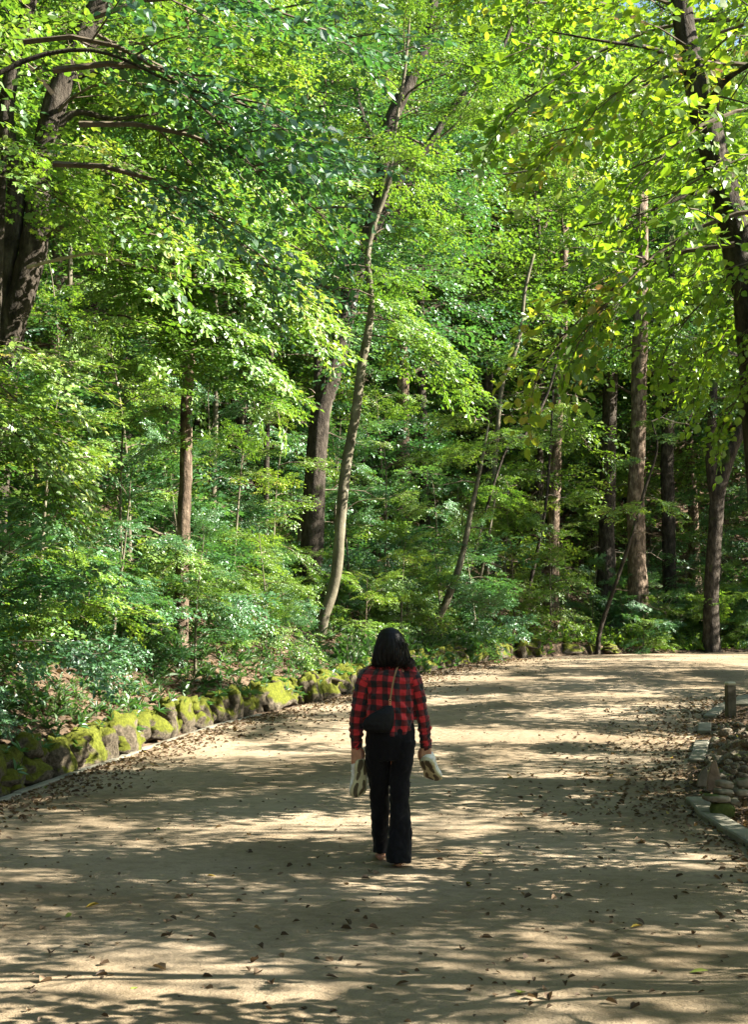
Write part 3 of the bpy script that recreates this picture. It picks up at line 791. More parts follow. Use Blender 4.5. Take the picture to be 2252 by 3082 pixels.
# taller wood behind
def clear(x, y, lst, d): return all((x - a) ** 2 + (y - b) ** 2 > d * d for a, b in lst)
mid = []
tries = 0
while len(mid) < 26 and tries < 4000:
    tries += 1
    y = random.uniform(28, 50); x = random.uniform(-.30 * y - 3, .30 * y + 3)
    if sdist([x], [y], LEFT)[0] < 3.0 or not clear(x, y, mid, 3.0): continue
    if -.155 * y < x < .02 * y and y < 36: continue
    if .085 * y < x < .27 * y and y < 49: continue
    mid.append((x, y))
    sm = random.uniform(.7, 1.2)
    relabel(plant_tree('tree', T_mid[len(mid) % 2], x, y, sm, None, 'middle-sized leafy tree standing in the wood behind the bank', 'tree', 'middle-sized trees in the wood'), 'leafy tree', 'in the wood', sm)
tall = []
tries = 0
while len(tall) < 34 and tries < 4000:
    tries += 1
    y = random.uniform(36, 66); x = random.uniform(-.30 * y - 4, .30 * y + 5)
    if sdist([x], [y], LEFT)[0] < 4.5 or not clear(x, y, tall, 3.8): continue
    if (.085 * y < x < .27 * y and y < 48) or (-.155 * y < x < -.02 * y and y < 40): continue
    tall.append((x, y))
    sm = random.uniform(.8, 1.2)
    relabel(plant_tree('tree', T_tall[len(tall) % 2], x, y, sm, None, 'tall straight forest tree in the wood behind the bank', 'tree', 'tall trees in the wood'), 'tall straight tree', 'in the wood', sm)
far = []
tries = 0
while len(far) < 125 and tries < 9000:
    tries += 1
    y = random.uniform(60, 118) if len(far) > 25 else random.uniform(56, 70); x = random.uniform(-.31 * y - 4, .31 * y + 6)
    if not clear(x, y, far, 4.6): continue
    far.append((x, y))
    plant_tree('tree', T_vfar[len(far) % 2], x, y, random.uniform(.9, 1.35), None, 'distant forest tree on the hillside filling the background', 'tree', 'distant trees on the hillside')
# trees right of the road, out of the picture: their crowns dapple the road
road_spots = []
rr0 = random.Random(SEED_ROAD)
for row, (off, s0) in enumerate([(3.0, .85), (5.4, 1.1), (8.2, 1.35)]):
    y = -4.0 + row * .8 if row < 2 else 13.5
    while y < 30:
        x = float(np.interp(y, RF[:, 1], RF[:, 0])) + off + rr0.uniform(-.5, .5)
        if x > .27 * y + 3.3 or (y < 11 and x > .27 * y + 2.2): road_spots.append((x, y, s0 * rr0.uniform(.85, 1.12) * (.8 if y > 11 and row < 2 else 1)))
        y += rr0.uniform(2.9, 4.5) * (1 if row == 0 else 1.3)
for k, (x, y, s) in enumerate(road_spots):
    plant_tree('tree', T_road[k % 2], x, y, s, random.gauss(0, .12), 'slim roadside tree on the right whose layered boughs shade the road', 'tree', 'trees right of the road')
for k, (x, y, s) in enumerate([(16.2, 8.0, 1.0), (-6.6, 10.5, .9), (-7.2, 17, .95), (-8.4, 23.5, 1), (-9.3, 29.5, 1), (-6.2, 4.5, .9), (-10.8, 36, 1), (-11.5, 20, 1), (-12, 27, 1), (-6.4, -1.5, .95), (-3.5, 36, .8), (1.5, 40.5, .8), (-7, 41, .85), (5.4, 46, .85), (9.6, 50.5, .9), (13.2, 47.5, .85), (-1.8, 46.5, .85), (-5, 53, .9), (3.6, 50, .85), (-10.5, 46, .9), (15.8, 54, .9), (-4.6, 31.5, .75), (15.5, 31, .75), (29, 3, .62), (30, 12, .62), (29, 21, .7), (29, -7, .62), (22, 39, .95), (18, 52, 1), (31, 44, 1), (27, 56, 1), (19, 60, 1), (28, 62, 1), (14, 56, 1), (8, 60, 1), (12.5, 66, 1), (3, 56, 1), (-3, 60, 1), (-10, 56, 1), (-6, 49, .9), (1, 51, .9), (21, 70, 1), (5, 68, 1.2), (5.5, 53, 1.2), (7.5, 59, 1.25), (2.2, 63, 1.25), (-14, 48, .9)]):  # many out of view; added so their crowns block sun and sky
    plant_tree('tree', T_canopy[0], x, y, s, None, 'very tall forest tree whose high crown closes the canopy and shades the wood', 'tree', 'tall canopy trees')
for k, (x, y) in enumerate([(-9, 2), (-8, -8), (3, -14), (-4, -18), (-12, 8), (10, -12), (-13, -3), (-7.6, 8.5), (18, -10), (-10.5, 13), (-8.2, 17.5), (-12, 20), (-9.5, 24), (-14, 15), (-16, 6), (-13, 28), (-6.5, -2), (-9, 30), (-7, 4), (-6.6, -13), (6.5, -8), (-1, -11), (9, -20), (-15, -12)]):  # mostly unseen trees, added to shut off skylight from the road
    plant_tree('tree', T_tall[k % 2], x, y, random.uniform(.95, 1.15), None, 'tall forest tree left of the road and behind the viewer, screening the sky', 'tree', 'trees around the viewer')
k = 0
while k < 45:
    y = random.uniform(70, 150); x = random.uniform(-.12 * y, .33 * y + 5)
    plant_tree('tree', T_vfar[k % 2], x, y, random.uniform(1.2, 1.7), None, 'distant forest tree on the hillside filling the background', 'tree', 'distant trees on the hillside'); k += 1

# ================================================================ mossy wall, kerbs, stones
M_wall = rough_mat('mossy_stone', [(0.3, (0.045, 0.038, 0.026)), (0.5, (0.12, 0.10, 0.070)), (0.72, (0.26, 0.215, 0.155))], 5, bump=1.0, bscale=18, bdist=0.05, moss=((0.18, 0.205, 0.022), 0.50, 2.6))
M_stone = rough_mat('river_stone', [(0.3, (0.07, 0.062, 0.042)), (0.5, (0.155, 0.135, 0.10)), (0.72, (0.32, 0.28, 0.225))], 4, bump=0.5, bscale=25, bdist=0.01, moss=((0.10, 0.12, 0.03), 0.92, 5.0))
M_brown = rough_mat('reddish_stone', [(0.3, (0.12, 0.085, 0.06)), (0.6, (0.24, 0.17, 0.125)), (0.75, (0.34, 0.26, 0.2))], 9, bump=0.5, bscale=40, bdist=0.01)
M_green = rough_mat('green_mossy_block', [(0.3, (0.04, 0.055, 0.015)), (0.6, (0.10, 0.12, 0.03)), (0.75, (0.20, 0.19, 0.10))], 12, bump=0.8, bscale=60, bdist=0.01)
M_conc = rough_mat('worn_concrete', [(0.3, (0.10, 0.095, 0.07)), (0.5, (0.185, 0.178, 0.14)), (0.75, (0.25, 0.24, 0.195))], 3, bump=0.35, bscale=60, bdist=0.006)
M_post = rough_mat('dark_weathered_post', [(0.3, (0.055, 0.048, 0.036)), (0.7, (0.13, 0.115, 0.09))], 8, bump=0.4, bscale=50)
M_cap = rough_mat('pale_post_cap', [(0.3, (0.38, 0.37, 0.28)), (0.7, (0.52, 0.50, 0.40))], 8, bump=0.2)


def rock_mesh(name, mat, sub=2, sx=1, sy=1, sz=1, rough=.22, box=.5, seed=0, smooth=True):
    bm = bmesh.new(); bmesh.ops.create_icosphere(bm, subdivisions=sub, radius=1)
    for v in bm.verts:
        d = v.co.normalized(); m = max(abs(d.x), abs(d.y), abs(d.z)); r = (1 - box) + box / m * .85
        n = noise.noise(d * 1.3 + Vector((seed * 3.1, 0, 0))) * rough + noise.noise(d * 3.1 + Vector((0, seed * 2.3, 0))) * rough * .45
        v.co = Vector((d.x * sx, d.y * sy, d.z * sz)) * (r * (1 + n))
    for f in bm.faces: f.smooth = smooth
    me = bpy.data.meshes.new(name); bm.to_mesh(me); bm.free(); me.materials.append(mat); return me


W_rocks = [rock_mesh('wall_stone', M_wall, 3, 1, .8, 1, .50, .45, i) for i in range(12)]
wall = empty('retaining_wall', (-3.9, 10, roadz(10)), 'low retaining wall of moss-covered stones along the left edge of the road', 'wall')
wv = Vector(wall.location)
d = np.r_[0, np.cumsum(np.linalg.norm(np.diff(LEFT, axis=0), axis=1))]
pos = np.interp(9.0, LF[:, 1], d[:len(LF)]); end = d[int(np.argmin(((LEFT - np.array([8.5, 40.0])) ** 2).sum(1)))]
while pos < end:
    w = random.choice([random.uniform(.14, .22), random.uniform(.22, .48)])
    x, y = np.interp(pos, d, LEFT[:, 0]), np.interp(pos, d, LEFT[:, 1]); x2, y2 = np.interp(pos + .3, d, LEFT[:, 0]), np.interp(pos + .3, d, LEFT[:, 1])
    ang = math.atan2(y2 - y, x2 - x); nx, ny = -math.sin(ang), math.cos(ang)
    hh = WALL * (1 - .6 * float(sstep(4.0, 9.0, x))) * random.uniform(.85, 1.15)
    if y > 28 and random.random() < .45: pos += w; continue
    two = random.random() < .55
    for lev in range(2 if two else 1):
        if lev == 0: zc, zh = (hh * .27, hh * .36) if two else (hh * .45, hh * .62)
        else: zc, zh = hh * .80, hh * .34
        off = .27 + .10 * (zc / hh) + random.uniform(-.08, .08)
        o = link('stone', random.choice(W_rocks), wall)
        o.location = Vector((x + nx * off, y + ny * off, roadz(y) + zc)) - wv
        o.rotation_euler = (random.uniform(-.35, .1), random.uniform(-.25, .25), ang + random.uniform(-.4, .4))
        o.scale = (w * random.uniform(.66, .9), random.uniform(.15, .24), zh * random.uniform(.72, 1.15))
    pos += w * random.uniform(.86, 1.0)


def slab(name, L, W, H, mat, bev=.012):
    bm = bmesh.new(); bmesh.ops.create_cube(bm, size=1)
    for v in bm.verts: v.co = Vector((v.co.x * L, v.co.y * W, v.co.z * H))
    bmesh.ops.bevel(bm, geom=list(bm.edges), offset=bev, segments=1, affect='EDGES')
    me = bpy.data.meshes.new(name); bm.to_mesh(me); bm.free(); me.materials.append(mat); return me


def kerb(name, L, y0, y1, off, W, H, step, label, up, skip=()):
    dd = np.r_[0, np.cumsum(np.linalg.norm(np.diff(L, axis=0), axis=1))]
    k = int(np.argmin(np.abs(L[:, 1] - y0))); e = None; mm = len(LF if L is LEFT else RF); p = np.interp(y0, L[:mm, 1], dd[:mm]); mm = len(LF if L is LEFT else RF); p1 = np.interp(y1, L[:mm, 1], dd[:mm])
    me = slab('kerb_stone', step - .015, W, H, M_conc)
    i = 0
    while p < p1:
        x, y = np.interp(p, dd, L[:, 0]), np.interp(p, dd, L[:, 1]); xb, yb = np.interp(p + step, dd, L[:, 0]), np.interp(p + step, dd, L[:, 1])
        a = math.atan2(yb - y, xb - x); mx, my = (x + xb) / 2 - math.sin(a) * off, (y + yb) / 2 + math.cos(a) * off
        if e is None:
            e = empty(name, (mx, my, roadz(my)), label, 'kerb')
        if i not in skip:
            o = link('kerb_stone', me, e); o.location = Vector((mx, my, roadz(my) + up + random.uniform(-.006, .008))) - Vector(e.location)
            o.rotation_euler = (random.uniform(-.02, .02), -math.atan2(roadz(yb) - roadz(y), step), a + random.uniform(-.02, .02))
        p += step; i += 1
    return e


kerb('kerb', LEFT, 12.5, 21, .05, .10, .14, 1.0, 'narrow concrete kerb at the foot of the mossy wall, half buried in leaves', -.058)
kerb('kerb', RIGHT, 6.0, 22.5, -.11, .18, .16, 1.0, 'flat concrete kerb slabs along the right edge of the road beside the stones', -.035, skip=(7, 8, 9, 12, 14))
kerb('kerb', RIGHT, 22.6, 29.0, -.25, .45, .16, 1.2, 'pale concrete kerb behind the short post at the right edge', -.03)

# short post
p0 = dat(1615, 1584, 20.8); px, py = p0.x, 20.8
e = empty('bollard', (px, py, gz(px, py)), 'short dark square post with a pale cap standing right of the road', 'post')
hpost = .50 + (p0.z - gz(px, py)); hpost = max(.42, hpost)
o = link('post', slab('post', .135, .135, hpost + .1, M_post, .012), e, (0, 0, hpost / 2 - .08)); o.rotation_euler.z = .12
o = link('cap', slab('cap', .138, .138, .055, M_cap, .018), e, (0, 0, hpost - .003)); o.rotation_euler.z = .12

# loose stones on the right
R_rocks = [rock_mesh('loose_stone', m, 2, 1, random.uniform(.65, 1), random.uniform(.4, .75), .42, random.uniform(.35, .75), 20 + i, smooth=i % 2 == 0) for i, m in enumerate([M_stone] * 8 + [M_brown] * 2)]
kinds = []
def loose(x, y, s, lab, me=None, rot=None, z=None, group=None, sink=.25):
    me = me or random.choice(R_rocks)
    o = link('loose_stone', me); zz = gz(x, y) if z is None else z
    o.location = (x, y, zz + s * (.5 - sink)); o.scale = (s, s, s)
    o.rotation_euler = rot or (random.uniform(-.4, .4), random.uniform(-.4, .4), random.uniform(0, 6.28))
    return tag(o, lab, 'stone', group)
for i in range(230):
    a = random.random()
    y = random.gauss(15.0, 1.5) if i < 185 else random.uniform(12, 20)
    x0 = np.interp(y, RF[:, 1], RF[:, 0]) + .26
    x = x0 + abs(random.gauss(.30, .42)) + (.15 if y < 13.5 else 0)
    if y < 12.7: continue
    s = random.uniform(.035, .095) * (1.25 if random.random() < .2 else 1)
    hgt = .34 * math.exp(-((x - x0 - .55) / .45) ** 2) * math.exp(-((y - 14.8) / 1.6) ** 2) * random.random()
    loose(x, y, s, 'small rounded stone lying loose in the heap right of the kerb', z=gz(x, y) + hgt * .7, group='loose stones heaped right of the kerb')
# the little stack in front of them
def flat(nm, sx, sy, sz, mat, seed): return rock_mesh(nm, mat, 3, sx, sy, sz, .14, .45, seed)
rb = ray(1596 * 1.3632, 1806 * 1.3632); YS = 10.0
while CAMZ + rb.z * YS / rb.y > gz(rb.x * YS / rb.y, YS) and YS < 16: YS += .05
def stackstone(nm, x, y, Y, w, dpt, h, mat, lab, seed, yaw=0, tilt=0):
    p = dat(x, y, Y); o = link(nm, flat(nm, w, dpt, h, mat, seed), None, p); o.rotation_euler = (0, tilt, yaw)
    return tag(o, lab, 'stone')
base = dat(1596, 1790, YS); gb = gz(base.x, YS)
stackstone('mossy_block', 1596, 1792, YS, .115, .10, .085, M_green, 'green mossy block at the bottom of the little stone stack', 41)
stackstone('flat_stone', 1583, 1762, YS, .125, .10, .036, M_stone, 'long flat grey stone lying on the green mossy block', 42, .1, .10)
stackstone('flat_stone', 1624, 1770, YS + .02, .066, .08, .034, M_stone, 'short flat stone beside the long one on the mossy block', 43, -.2, .12)
stackstone('flat_stone', 1598, 1747, YS + .05, .085, .08, .027, M_stone, 'thin flat stone second from the top of the stack', 44, .2, .05)
stackstone('flat_stone', 1640, 1750, YS + .1, .095, .08, .032, M_stone, 'dark flat stone at the right end of the stack', 45, .2, -.05)
stackstone('rounded_stone', 1600, 1731, YS + .08, .082, .07, .036, M_stone, 'smooth rounded stone lying on top of the stack', 46, .1, .12)
stackstone('rounded_stone', 1642, 1728, YS + .2, .07, .07, .045, M_stone, 'mottled round stone at the right of the stack top', 47)
def shard(nm, x, y, Y, w, h, mat, lab, seed):
    p = dat(x, y, Y); bm = bmesh.new()
    prof = [(-.5, 0), (.5, 0), (.42, .5), (.18, 1.0), (-.05, .92), (-.38, .45)]
    fr = [bm.verts.new(((a + .03 * math.sin(seed + i)) * w, -.05 - .02 * (b < .5), b * h)) for i, (a, b) in enumerate(prof)]
    bk = [bm.verts.new((a * w * .8 + .02, .07, b * h * .95)) for a, b in prof]
    bm.faces.new(fr); bm.faces.new(bk[::-1])
    for i in range(6): bm.faces.new((fr[i], bk[i], bk[(i + 1) % 6], fr[(i + 1) % 6])) if False else bm.faces.new((bk[i], fr[i], fr[(i + 1) % 6], bk[(i + 1) % 6]))
    bmesh.ops.recalc_face_normals(bm, faces=bm.faces); bmesh.ops.bevel(bm, geom=list(bm.edges), offset=.008, segments=1, affect='EDGES')
    me = bpy.data.meshes.new(nm); bm.to_mesh(me); bm.free(); me.materials.append(mat)
    o = link(nm, me, None, p); o.rotation_euler = (0, 0, random.uniform(-.2, .2)); return tag(o, lab, 'stone')
shard('upright_stone', 1574, 1745, YS + .35, .14, .27, M_brown, 'upright pointed reddish stone leaning behind the little stack', 1)
shard('upright_stone', 1553, 1735, YS + .6, .15, .17, M_stone, 'blunt grey-green pointed stone left of the upright reddish one', 2)
for i, (x, y) in enumerate([(1610, 1682), (1624, 1690), (1638, 1685), (1618, 1702), (1632, 1708), (1642, 1698), (1608, 1697), (1648, 1670), (1630, 1672), (1640, 1715), (1618, 1716)]):
    p = dat(x, y, YS + .8 + i * .04); o = link('rounded_stone', random.choice(R_rocks[:8]), None, p); sc = random.uniform(.035, .06); o.scale = (sc, sc, sc); o.rotation_euler = (0, 0, i)
    tag(o, 'small pale rounded stone lit by the sun on the heap behind the little stack', 'stone', 'pale stones on top of the heap')

# ================================================================ fallen leaves
def litter_tpl(k):
    V, Fc = leaf_near(.34); V = V.copy().astype(float)
    c = random.uniform(.2, 1.3); V[:, 2] += c * (V[:, 0] ** 2) * 2.0 + random.uniform(-.25, .5) * (V[:, 1] - .5) ** 2 + random.gauss(0, .05)
    V[:, 1] -= .5; V[:, 2] -= V[:, 2].min() - .01
    return V, Fc, np.zeros(len(Fc), int), np.full(len(Fc), .45)


L_t = [litter_tpl(i) for i in range(6)]


def scatter(name, X, Y, size, mat, label, tilt=.35, tmean=.45, tsd=.2, lift=0):
    g = Geo(); Z = surf(X, Y) + lift * rng.uniform(0, 1, len(X)); n = len(X); pk = rng.integers(0, 6, n)
    for i in range(6):
        m = pk == i; c = int(m.sum())
        if not c: continue
        R = euler_mats(rng.uniform(0, 6.28, c), rng.normal(0, tilt, c), rng.normal(0, tilt, c), size * rng.uniform(.55, 1.25, c))
        V, Fc, M, T = inst(L_t[i], R, np.stack([X[m], Y[m], Z[m] + .004], -1), 0)
        nf = len(L_t[i][1]); T = np.repeat(np.clip(rng.normal(tmean, tsd, c), 0, 1), nf)
        g.add(V, Fc, 0, T)
    return tag(link(name, g.mesh(name, [mat])), label, 'fallen leaves', kind='stuff')


def along_edge(L, n, y0, y1, lo, sd, side):
    yy = rng.uniform(y0, y1, n); dd = np.abs(rng.normal(0, sd, n)) + lo
    xx = np.interp(yy, (LF if L is LEFT else RF)[:, 1], (LF if L is LEFT else RF)[:, 0])
    return xx + side * dd, yy
Xs, Ys = [], []
for a in [along_edge(LEFT, 4200, 9, 36, -.08, .40, 1), along_edge(LEFT, 900, 18, 36, .3, .8, 1), along_edge(RIGHT, 2600, 5.5, 26, -.4, .40, -1), along_edge(RIGHT, 900, 12, 24, .1, .7, -1), along_edge(RIGHT, 7000, 5.5, 27, .3, 1.4, 1)]:
    Xs.append(a[0]); Ys.append(a[1])
X = np.concatenate(Xs); Y = np.concatenate(Ys)
scatter('leaf_litter', X, Y, .058, M_litter, 'brown dry leaves gathered along both edges of the road')
n = 900; yy = rng.normal(15, 1.8, n); scatter('leaf_litter', np.interp(yy, RF[:, 1], RF[:, 0]) + .3 + np.abs(rng.normal(0, .6, n)), yy, .06, M_litter, 'dry leaves caught among the loose stones right of the kerb', tilt=.7, lift=.13)
n = 16000; yy = rng.uniform(9, 46, n); s_ = rng.gamma(1.6, 1.6, n) + .35
xx = np.where(yy < 36, np.interp(yy, LF[:, 1], LF[:, 0]), 0) - s_
m = yy < 36; xb = rng.uniform(3, 15, (~m).sum()); yy[~m] = np.interp(xb, LEFT[len(LF) - 3:, 0], LEFT[len(LF) - 3:, 1]) + s_[~m]; xx[~m] = xb
scatter('leaf_litter', xx, yy, .085, M_litter, 'brown dry leaves covering the bank above the mossy wall', tmean=.5)
n = 2800; yy = 5.3 + 33 * rng.uniform(0, 1, n) ** 1.3
lx = np.interp(yy, LF[:, 1], LF[:, 0]); rx = np.interp(yy, RF[:, 1], RF[:, 0]); xx = lx + (rx - lx) * rng.beta(.55, .55, n)
scatter('small_leaf_litter', xx, yy, .028, M_litter, 'small dark bits of leaf strewn over the sandy road', tmean=.25)
# the leaves that show singly on the road near the viewer
LM = []
for k in range(10):
    V, Fc, M, T = L_t[k % 6]; LM.append(mesh_np('fallen_leaf', V, Fc, M_litter, None, np.full(len(Fc), [.3, .55, .75, .15, .5, .97, .97, 1.0, .2, .62][k])))
def fleaf(x, y, k, s, label, group=None, flatn=.3):
    o = link('fallen_leaf', LM[k], None, (x, y, float(surf(x, y)[0]) + .004)); o.scale = (s, s, s)
    o.rotation_euler = (random.gauss(0, flatn), random.gauss(0, flatn), random.uniform(0, 6.28)); return tag(o, label, 'leaf', group)
def onroad(xd, yd):
    r_ = ray(xd * 1.3632, yd * 1.3632); t = 4.0
    while CAMZ + r_.z * t > float(roadz(r_.y * t)) and t < 60: t += .04
    return r_.x * t, r_.y * t
for xd, yd, k, s, lb in [(203, 2005, 5, .085, 'yellow-green fallen leaf lying in the shade at the lower left of the road'), (466, 1934, 6, .06, 'bright yellow leaf on the sunlit band left of the walking woman'), (1405, 2050, 5, .06, 'yellow leaf in the shade at the right of the lower road'),
                        (1545, 2150, 7, .09, 'green fallen leaf near the bottom right corner'), (1150, 2200, 7, .075, 'green leaf at the bottom of the road right of the middle'), (350, 2140, 2, .08, 'pale curled leaf at the lower left'), (760, 1990, 7, .05, 'small green leaf in the shade below the woman'),
                        (1375, 2120, 4, .07, 'orange-brown leaf in the shade at the lower right'), (870, 1915, 6, .05, 'small yellow leaf just behind the woman and her bare heel'), (100, 2170, 2, .08, 'pale curled leaf in the bottom left corner'), (1510, 1780, 6, .05, 'yellow leaf lying by the kerb slabs')]:
    x, y = onroad(xd, yd); fleaf(x, y, k, s, lb, None, .15)
for i in range(210):
    yd = 1800 + 455 * random.random() ** 1.1; xd = random.uniform(0, 1652); x, y = onroad(xd, yd)
    if not (np.interp(y, LF[:, 1], LF[:, 0]) < x < np.interp(y, RF[:, 1], RF[:, 0])): continue
    fleaf(x, y, random.choice([0, 0, 1, 2, 3, 3, 4, 8, 8, 9, 0, 3, 7 if i % 3 == 0 else 3]), random.uniform(.03, .066), 'dry brown leaf lying on the sandy road', 'fallen leaves scattered on the road')

# ================================================================ undergrowth
def blade_plant(n, L, w, mode):
    g = Geo()
    for i in range(n):
        a = random.uniform(0, 6.28); el = random.uniform(.2, 1.2)
        lv, lf = leaf_near(w)
        V = lv * L * random.uniform(.6, 1.1); V = V.copy(); V[:, 2] -= (V[:, 1] ** 2) * 1.5
        R = euler_mats(np.array([a]), np.array([el]), np.array([random.gauss(0, .3)]), 1.0)[0]
        V = V @ R.T
        if mode: V[:, 2] += random.uniform(0, mode)
        g.add(V, lf, 0, .5)
    if mode: g.add(*tube([(0, 0, -.02), (0, 0, mode)], [.004, .002], 3, cap=False), 1, .5)
    return g.arr()
U = [blade_plant(9, .15, .11, 0), blade_plant(8, .11, .15, .15), blade_plant(11, .085, .28, .22), blade_plant(12, .20, .05, 0), blade_plant(10, .09, .22, .10)]
def cover(name, X, Y, smul, label, mat, which):
    g = Geo(); Z = surf(X, Y); pk = rng.choice(which, len(X))
    for i in set(which):
        m = pk == i; c = int(m.sum())
        if c: g.add(*inst(U[i], euler_mats(rng.uniform(0, 6.28, c), rng.normal(0, .15, c), rng.normal(0, .15, c), smul * rng.uniform(.6, 1.4, c)), np.stack([X[m], Y[m], Z[m] - .01], -1), .18))
    return tag(link(name, g.mesh(name, [mat, M_twig])), label, 'plants', kind='stuff')
n = 2300; yy = rng.uniform(10, 38, n); s_ = rng.gamma(1.5, .9, n) + .42; xx = np.interp(yy, LF[:, 1], LF[:, 0]) - s_
cover('ground_cover', xx, yy, 1.0, 'low broad-bladed plants covering the bank above the wall', M_herb, [0, 1, 2, 3, 4])
n = 1500; yy = rng.uniform(14, 42, n); s_ = rng.gamma(2.5, 1.5, n) + .9; xx = np.interp(yy, LF[:, 1], LF[:, 0]) - s_
cover('ground_cover', xx, yy, 1.9, 'taller leafy plants under the young trees on the bank', M_herb, [1, 2, 4])
n = 900; xx = rng.uniform(2.5, 16, n); yy = np.interp(xx, LEFT[len(LF) - 3:, 0], LEFT[len(LF) - 3:, 1]) + .4 + rng.gamma(1.5, 1.0, n)
cover('ground_cover', xx, yy, 1.6, 'leafy plants on the low bank at the road bend', M_leaf, [0, 1, 2, 4])
n = 420; yy = rng.uniform(26, 39, n); xx = np.interp(yy, LF[:, 1], LF[:, 0]) - rng.uniform(.15, .8, n) - np.maximum(yy - 35.5, 0) * .3
cover('ground_cover', xx, yy, 2.0, 'leafy plants hanging over the far end of the mossy wall', M_herb, [1, 2, 4])
# plants rooted between the stones of the wall
PM = [mesh_np('leaves', *[a for a in (U[i][0], U[i][1])], [M_cool, M_twig], U[i][2], np.clip(U[i][3] + .1, 0, 1)) for i in (0, 1, 3, 4)]
for i in range(120):
    y = 10 + 27 * (i + random.random()) / 120; x = np.interp(y, LF[:, 1], LF[:, 0]) - random.uniform(.16, .34)
    h = random.uniform(.12, .42)
    o = link('wall_plant', random.choice(PM), None, (x, y, roadz(y) + h)); s = random.uniform(.6, 1.2); o.scale = (s, s, s)
    o.rotation_euler = (random.uniform(-.2, .2), random.uniform(.2, .7), random.uniform(-.5, .5))
    tag(o, 'small leafy plant rooted between the mossy stones of the wall', 'plant', 'plants growing out of the wall')

# ================================================================ the walking woman
WY = 9.4
_pf = at(1177, 2604, WY)
for _ in range(6):
    WY += (_pf.z - float(roadz(WY))) * WY / CAMZ * .9; _pf = at(1177, 2604, WY)
FOOT = Vector((_pf.x, WY, float(surf(_pf.x, WY)[0])))
SC = (at(1194, 1888, WY).z - FOOT.z) / 1.60
print('woman at', FOOT, 'scale', SC)


def simple_mat(name, c, rough=.7, spec=.3, bump=0, bs=60, sheen=0, sss=0):
    m, nt, out = newmat(name); p = N(nt, 'BsdfPrincipled', Roughness=rough); p.inputs['Specular IOR Level'].default_value = spec
    tc = N(nt, 'TexCoord'); n1 = N(nt, 'TexNoise', Scale=bs * .3, Detail=4.0); nt.links.new(tc.outputs['Object'], n1.inputs['Vector'])
    r = ramp(nt, [(.3, tuple(x * .8 for x in c)), (.7, tuple(min(1, x * 1.15) for x in c))]); nt.links.new(n1.outputs[0], r.inputs[0]); nt.links.new(r.outputs[0], p.inputs['Base Color'])
    if bump:
        n2 = N(nt, 'TexNoise', Scale=bs, Detail=3.0); nt.links.new(tc.outputs['Object'], n2.inputs['Vector']); b = N(nt, 'Bump', Strength=bump, Distance=.004)
        nt.links.new(n2.outputs[0], b.inputs['Height']); nt.links.new(b.outputs[0], p.inputs['Normal'])
    if sheen: p.inputs['Sheen Weight'].default_value = sheen; p.inputs['Sheen Roughness'].default_value = .5
    if sss: p.inputs['Subsurface Weight'].default_value = sss; p.inputs['Subsurface Radius'].default_value = (.01, .004, .002)
    nt.links.new(p.outputs[0], out.inputs[0]); return m


M_skin = simple_mat('skin', (.52, .27, .18), .5, .4, .1, 80, sss=.15)
M_black = simple_mat('black_cloth', (.0055, .0055, .008), .8, .13, .4, 120, sheen=.07)
M_hair = simple_mat('black_hair', (.007, .006, .006), .5, .18, .0, 60)
M_hairtip = simple_mat('sunlit_brown_ends', (.035, .020, .014), .4, .4, .0, 60)  # sun on the black hair, put into a browner colour
M_leather = simple_mat('black_bag_leather', (.007, .0075, .010), .6, .2, .2, 60)
M_strap = simple_mat('tan_strap', (.30, .18, .08), .5, .4, .1, 60)
M_metal = simple_mat('brass', (.6, .45, .2), .3, .8)
M_white = simple_mat('white_shoe_mesh', (.82, .83, .80), .7, .3, .4, 150)
M_sole = simple_mat('cream_sole', (.55, .51, .33), .6, .3, .2, 60)
M_tread = simple_mat('olive_brown_rubber', (.10, .08, .05), .7, .3, .3, 90)
M_navy = simple_mat('navy_tab', (.02, .03, .07), .6)
M_eye = simple_mat('eye', (.7, .7, .7), .2, .5)


def plaid_mat():
    m, nt, out = newmat('red_black_plaid')
    uv = N(nt, 'UVMap', uv_map='uv'); sx = N(nt, 'SeparateXYZ'); nt.links.new(uv.outputs[0], sx.inputs[0])
    vals = []
    for a in 'XY':
        d_ = N(nt, 'Math', operation='DIVIDE'); nt.links.new(sx.outputs[a], d_.inputs[0]); d_.inputs[1].default_value = .082
        f_ = N(nt, 'Math', operation='FRACT'); nt.links.new(d_.outputs[0], f_.inputs[0])
        r = ramp(nt, [(0, (0, 0, 0)), (.46, (0, 0, 0)), (.50, (1, 1, 1)), (.96, (1, 1, 1)), (1.0, (0, 0, 0))]); nt.links.new(f_.outputs[0], r.inputs[0]); vals.append(r)
    s = N(nt, 'Math', operation='ADD'); nt.links.new(vals[0].outputs[0], s.inputs[0]); nt.links.new(vals[1].outputs[0], s.inputs[1])
    h = N(nt, 'Math', operation='MULTIPLY'); nt.links.new(s.outputs[0], h.inputs[0]); h.inputs[1].default_value = .5
    r = ramp(nt, [(0, (.52, .024, .032)), (.5, (.12, .009, .012)), (1.0, (.007, .007, .010))]); nt.links.new(h.outputs[0], r.inputs[0])
    tc = N(nt, 'TexCoord'); n2 = N(nt, 'TexNoise', Scale=260.0, Detail=2.0); nt.links.new(tc.outputs['Object'], n2.inputs['Vector']); b = N(nt, 'Bump', Strength=.35, Distance=.003)
    nt.links.new(n2.outputs[0], b.inputs['Height'])
    p = N(nt, 'BsdfPrincipled', Roughness=.72); p.inputs['Specular IOR Level'].default_value = .3; p.inputs['Sheen Weight'].default_value = .25
    nt.links.new(r.outputs[0], p.inputs['Base Color']); nt.links.new(b.outputs[0], p.inputs['Normal']); nt.links.new(p.outputs[0], out.inputs[0]); return m


